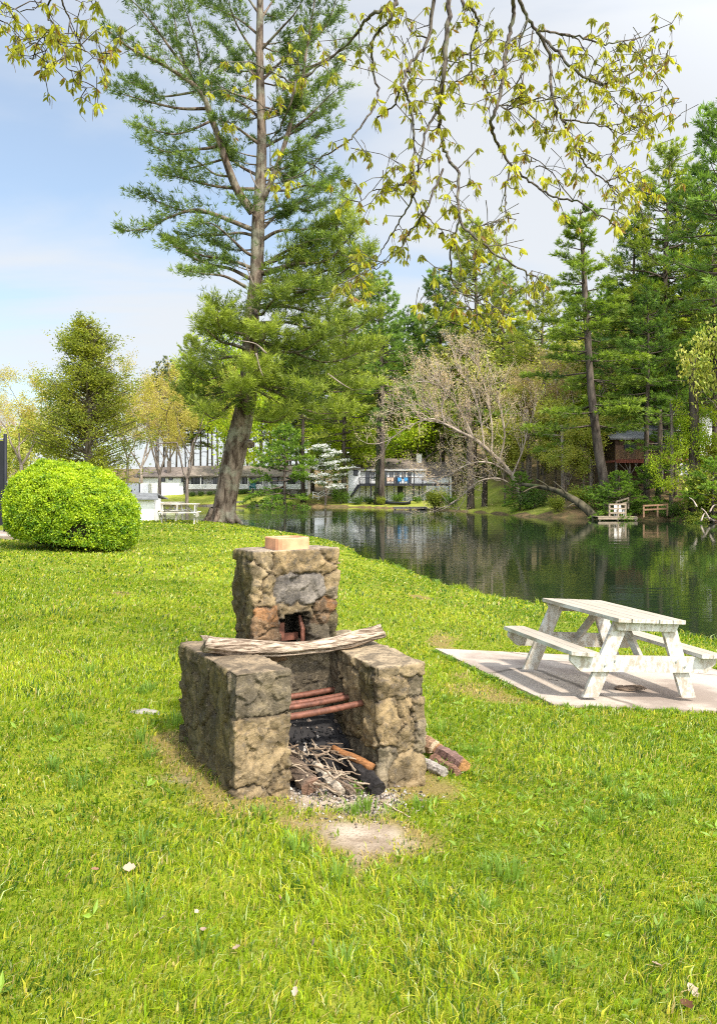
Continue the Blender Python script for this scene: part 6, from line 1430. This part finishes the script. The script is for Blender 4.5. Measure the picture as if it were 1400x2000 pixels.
# stone edging along the far lawn
for px0, px1, d, lab in ((315, 480, 121.8, 'low dark timber edging along the far lawn at the left'), (480, 542, 118.2, 'dark timber edging ending at the hemlock')):
    g = G(); n = 9; a, b = np.array([fx(px0, d), d]), np.array([fx(px1, d), d - (1.2 if px0 < 400 else .8)])
    for k in range(n):
        p, q = a + (b - a) * k / n, a + (b - a) * (k + .97) / n; g.beam((*p, H(*p) + .12), (*q, H(*q) + .12), .25, .3)
    tag(g.build('timber_edging', MAT['grey_wood']), lab, 'edging')
# bleached deadwood at the right shore
g = G(); O = np.array(P(1385, 1015, 60))
for a, b in (((1385, 1015), (1368, 992)), ((1368, 1018), (1378, 1000)), ((1360, 990), (1345, 972)), ((1395, 1018), (1372, 1012)), ((1385, 1000), (1398, 985))):
    p, q = np.array(P(*a, 60.2)) - O, np.array(P(*b, 60.5)) - O; g.tube(cat([p, (p + q) / 2 + [0, 0, .15], q], 4), np.linspace(.07, .03, 9), 6, rough=.15)
tag(g.build('deadwood', MAT['bark_pale'], smooth=True, loc=tuple(O)), 'bleached dead branches in the shallows at the right edge', 'deadwood')

# ------------------------------------------------------------------ the oak whose branches hang into the picture from above
def oak():
    B = np.array([-4.1, -2.6, 0]); B[2] = H(B[0], B[1]); e = tag(empty('oak_tree', tuple(B)), 'oak with dark branches and drooping yellow-green young leaves hanging in from above', 'tree')
    gt, gw, gl, gc = G(), G(), G(), G()
    tr = cat([(-4.1, -2.6, B[2] - .4), (-4.0, -2.4, 2.6), (-3.6, -1.8, 5.2), (-2.9, -.6, 7.0)], 6) - B; gt.tube(tr, np.linspace(.40, .22, len(tr)), 14, rough=.12)
    l1 = cat([(-2.9, -.6, 7.0), (-1.8, 1.8, 8.0), (-.4, 4.4, 8.3), (1.2, 6.2, 8.2), (3.2, 7.2, 8.3)], 8); l2 = cat([(-1.8, 1.8, 8.0), (-2.5, 4.2, 7.9), (-3.2, 6.2, 7.6)], 8)
    gt.tube(l1 - B, np.linspace(.20, .06, len(l1)), 10, rough=.1); gt.tube(l2 - B, np.linspace(.12, .05, len(l2)), 8, rough=.1)
    hubs = np.concatenate([l1, l2])
    BR = [([(775, -25), (772, 5), (757, 20), (735, 24), (712, 42), (697, 65), (643, 116), (577, 160), (550, 150), (489, 120)], 6.4, 13, .55),
          ([(577, 160), (570, 200), (546, 251), (529, 278), (527, 328)], 6.3, 7, .5), ([(643, 116), (600, 130), (560, 110), (527, 127)], 6.4, 4, .5),
          ([(772, 5), (760, 40), (730, 75), (727, 130), (738, 190), (708, 245), (680, 275), (640, 300), (600, 335), (560, 355)], 6.1, 9, .12),
          ([(850, -20), (835, 75), (800, 130), (785, 165), (770, 205), (735, 232)], 5.9, 12, .6), ([(787, 168), (800, 205), (808, 260), (806, 330), (812, 370), (793, 410), (768, 450), (745, 490), (722, 530)], 5.9, 9, .8),
          ([(877, -20), (872, 80), (865, 150), (858, 205), (862, 270), (875, 310), (893, 340), (897, 430), (930, 465), (975, 500), (1025, 530), (1050, 545)], 5.7, 15, .35), ([(897, 430), (885, 465), (880, 520), (885, 555), (905, 575), (925, 608), (975, 612)], 5.6, 7, .6), ([(905, 575), (935, 590), (965, 600), (1000, 600)], 5.6, 4, .5), ([(885, 555), (872, 585), (850, 598)], 5.6, 3, .5),
          ([(858, 210), (835, 250), (818, 320), (800, 352), (770, 365), (730, 372), (705, 395)], 5.8, 8, .7), ([(865, 330), (840, 390), (820, 430), (795, 460), (770, 500), (735, 525), (700, 535)], 5.7, 7, .8), ([(800, 352), (812, 395), (830, 420), (860, 450), (890, 475)], 5.8, 6, .6),
          ([(902, -20), (905, 15), (919, 14), (933, 43), (922, 90), (920, 138), (952, 179), (963, 198), (990, 215)], 6.2, 10, .6), ([(920, 138), (895, 163), (870, 160), (800, 155)], 6.2, 6, .7), ([(895, 163), (898, 195)], 6.2, 4, .7),
          ([(1000, -20), (1003, 30), (990, 80), (983, 150), (968, 210), (960, 245), (967, 275), (1000, 325), (1040, 360), (1080, 385), (1120, 393), (1160, 415), (1200, 440)], 6.0, 13, .4), ([(995, 330), (985, 385), (990, 420), (965, 440), (935, 440)], 6.0, 5, .9), ([(990, 215), (1040, 195), (1090, 190), (1130, 200)], 6.0, 5, .8), ([(968, 205), (1010, 210), (1050, 240), (1070, 262)], 6.1, 5, .7),
          ([(1006, -20), (1031, 37), (1051, 63), (1083, 97), (1114, 131), (1149, 154), (1177, 164), (1211, 154), (1246, 134), (1274, 106)], 6.6, 11, .8), ([(1051, 63), (1074, 109), (1074, 149), (1083, 200), (1097, 234), (1117, 274), (1134, 309), (1154, 334), (1183, 354), (1200, 377), (1215, 400)], 6.5, 10, .55), ([(1051, 60), (1094, 66), (1137, 73), (1177, 86), (1217, 80), (1257, 71), (1277, 51)], 6.7, 7, .7), ([(1183, 354), (1215, 345), (1250, 372), (1290, 380)], 6.4, 5, 1.2),
          ([(1097, 234), (1137, 237), (1186, 246), (1234, 231), (1255, 215)], 6.4, 6, .9), ([(1149, 154), (1180, 170), (1200, 197), (1211, 217), (1237, 226)], 6.6, 5, .9), ([(1094, 66), (1123, 74), (1149, 106), (1183, 140), (1205, 160)], 6.7, 5, .7), ([(1217, 80), (1230, 95), (1262, 110), (1300, 105)], 6.7, 4, 1.2), ([(1277, 140), (1290, 165), (1290, 190)], 6.6, 4, 1.0), ([(1120, 393), (1060, 320), (1030, 316), (1005, 320)], 6.2, 4, .9), ([(1186, 246), (1205, 275), (1190, 300), (1160, 305)], 6.4, 4, .8),
          ([(1031, 37), (1000, 110), (960, 150), (940, 160)], 6.5, 6, .8), ([(835, 75), (800, 60), (790, 20), (780, 45), (765, 70)], 6.2, 5, .7), ([(865, 150), (900, 110), (930, 95), (960, 60)], 6.0, 5, .7), ([(1040, 60), (1030, 120), (1010, 160), (1000, 190)], 6.4, 5, .8),
          ([(100, -25), (98, 5), (91, 27), (107, 52), (113, 75), (125, 100), (135, 130), (150, 162), (190, 172)], 5.6, 6, .8), ([(113, -20), (125, 12), (136, 35), (140, 55), (155, 80), (170, 100), (198, 117), (228, 95)], 5.7, 6, .8), ([(107, 58), (93, 65), (82, 88), (70, 110), (45, 115)], 5.6, 4, .6), ([(82, 88), (50, 78), (25, 55), (0, 40), (-40, 30)], 5.5, 4, 1.0), ([(85, -10), (78, 5), (62, 19), (30, 19), (12, 22), (-30, 15)], 5.5, 4, .5), ([(140, -10), (160, 5), (190, 2)], 5.7, 3, 1.2), ([(82, 88), (90, 105), (95, 125), (85, 140)], 5.6, 3, 1.0)]
    cl = []
    starts = {}
    for pts, d, w, den in BR:
        m = len(pts); q = cat([P(a, b, d + .35 * math.sin(i * .9 + pts[0][0]) * min(1, i / 3)) for i, (a, b) in enumerate(pts)], 6)
        rp = w * .66 / 2 / F * d; taper = np.linspace(1, .28, len(q)); jit = rng.normal(0, .006, q.shape) * np.minimum(1, np.arange(len(q)) / 4)[:, None]; q = q + jit
        if pts[0][1] < 0:      # climbs to the limb overhead
            h = hubs[np.argmin(np.linalg.norm(hubs - q[0], axis=1))]; lead = cat([h, (h + q[0]) / 2 + [0, 0, .25], q[0]], 5)[:-1]; gw.tube(np.concatenate([lead, q]) - B, np.r_[np.full(len(lead), rp * 1.25), rp * taper], 7, rough=.14, seed=int(pts[0][0]) % 50)
        else: gw.tube(q - B, rp * taper, 6, rough=.14, seed=int(pts[0][0]) % 50)
        L = np.r_[0, np.cumsum(np.linalg.norm(np.diff(q, axis=0), axis=1))]; tg = nrm(np.gradient(q, axis=0))
        s = .10 if pts[0][1] >= 0 else .22
        while s < L[-1]:
            i = min(int(np.searchsorted(L, s)), len(q) - 1)
            if rng.random() < den + .12:
                Lt = rng.uniform(.07, .30); dr = nrm(tg[i] * .6 + rng.normal(0, .75, 3) + np.array([0, 0, -.05])); tip = q[i] + dr * Lt; mid = (q[i] + tip) / 2 + rng.normal(0, .02, 3)
                gw.tube(np.stack([q[i], mid, tip]) - B, [.0042, .0034, .0024], 4, cap=False); cl.append(tip)
                if Lt > .16 and rng.random() < .75: cl.append(mid + [0, 0, -.01]); t2 = mid + nrm(dr + rng.normal(0, .9, 3)) * Lt * .6; gw.tube(np.stack([mid, t2]) - B, [.003, .002], 4, cap=False); cl.append(t2)
            s += rng.uniform(.075, .15)
        cl.append(q[-1])
    # dense clusters that stand out in the photograph
    for px, py, d, n, sp in ((1225, 130, 6.6, 26, 55), (1280, 120, 6.7, 10, 28), (1185, 300, 6.4, 6, 30), (1260, 245, 6.5, 18, 32), (1240, 360, 6.3, 16, 40), (985, 605, 5.6, 12, 26), (1045, 560, 5.7, 6, 15), (935, 470, 5.7, 12, 35), (905, 430, 5.9, 10, 30), (445, 165, 6.3, 7, 28), (440, 250, 6.3, 5, 12), (560, 170, 6.3, 6, 30), (780, 140, 6., 10, 40), (1130, 190, 6.5, 12, 40), (1080, 330, 6.3, 8, 35), (820, 590, 5.7, 6, 22), (720, 580, 5.8, 4, 12), (165, 160, 5.6, 6, 24), (115, 115, 5.6, 4, 22), (225, 100, 5.7, 4, 14), (1215, 415, 6.2, 10, 25), (760, 335, 5.9, 10, 45), (905, 100, 6., 12, 60), (700, 110, 6.2, 5, 45), (690, 505, 5.8, 4, 18), (30, 60, 5.5, 3, 22), (50, 85, 5.5, 3, 25)):
        for _ in range(n):
            c = np.array(P(px + rng.normal(0, sp), py + rng.normal(0, sp * .7), d + rng.normal(0, .25))); allq = c + np.array([0, 0, .05]); cl.append(c); k = rng.normal(0, .05, 3)
            gw.tube(np.stack([c, c + [k[0], k[1], .07], c + [2.5 * k[0], 2 * k[1], .11]]) - B, [.002, .0026, .003], 4, cap=False)
    A = np.array(cl); n = 9; N = len(A) * n; c0 = np.repeat(A, n, 0)
    D = np.stack([rng.normal(0, .55, N), rng.normal(0, .55, N), -1 + rng.normal(0, .25, N)], 1); D = nrm(D); sz = np.repeat(rng.uniform(.7, 1.25, len(A)), n)
    Ls = .063 * sz * rng.uniform(.65, 1.25, N); ww = Ls * rng.uniform(.22, .34, N); sx = nrm(np.cross(D, rng.normal(0, 1, (N, 3)))); up = np.cross(sx, D)
    b = c0 + rng.normal(0, .006, (N, 3)); out = up * (Ls * .10)[:, None]
    m1 = b + D * (Ls * .4)[:, None] + out; m2 = b + D * (Ls * .72)[:, None] + out * .9; tip = b + D * Ls[:, None]
    V = np.stack([b, m1 - sx * (ww * .5)[:, None], m1 + up * 0 - up * (ww * .16)[:, None], m1 + sx * (ww * .5)[:, None], m2 - sx * (ww * .42)[:, None], m2 - up * (ww * .14)[:, None], m2 + sx * (ww * .42)[:, None], tip], 1).reshape(-1, 3); kk = np.arange(N) * 8
    Q = np.concatenate([np.stack([kk + a, kk + b_, kk + c_, kk + d_], 1) for a, b_, c_, d_ in ((1, 4, 5, 2), (2, 5, 6, 3))]); T = np.concatenate([np.stack([kk + a, kk + b_, kk + c_], 1) for a, b_, c_ in ((0, 1, 2), (0, 2, 3), (4, 7, 5), (5, 7, 6))])
    t = np.clip(np.repeat(rng.uniform(0, 1, len(A)), n) + rng.normal(0, .2, N), 0, 1)[:, None]; C = np.array((.20, .21, .025)) * (1 - t) + np.array((.48, .47, .035)) * t; C = np.where((rng.random(N) < .10)[:, None], np.array((.26, .15, .04)), C)
    gl.add(V - B, Q, T, np.repeat(C * rng.uniform(.8, 1.2, (N, 1)), 8, 0))
    for p in A[rng.random(len(A)) < .45]:
        for _ in range(rng.integers(1, 4)):
            l = rng.uniform(.05, .11); o = rng.normal(0, .012, 3); gc.tube(np.stack([p + o, p + o + [rng.normal(0, .006), rng.normal(0, .006), -l * .5], p + o + [rng.normal(0, .012), rng.normal(0, .012), -l]]) - B, [.0012, .0022, .0014], 3, np.array((.22, .17, .07)) * rng.uniform(.6, 1.2), cap=False)
    gt.build('trunk', MAT['bark_oak'], e, smooth=True); gw.build('branches', MAT['bark_oak'], e, smooth=True); gl.build('crown', MAT['oakleaf'], e); gc.build('catkins', MAT['oakleaf'], e)
oak()
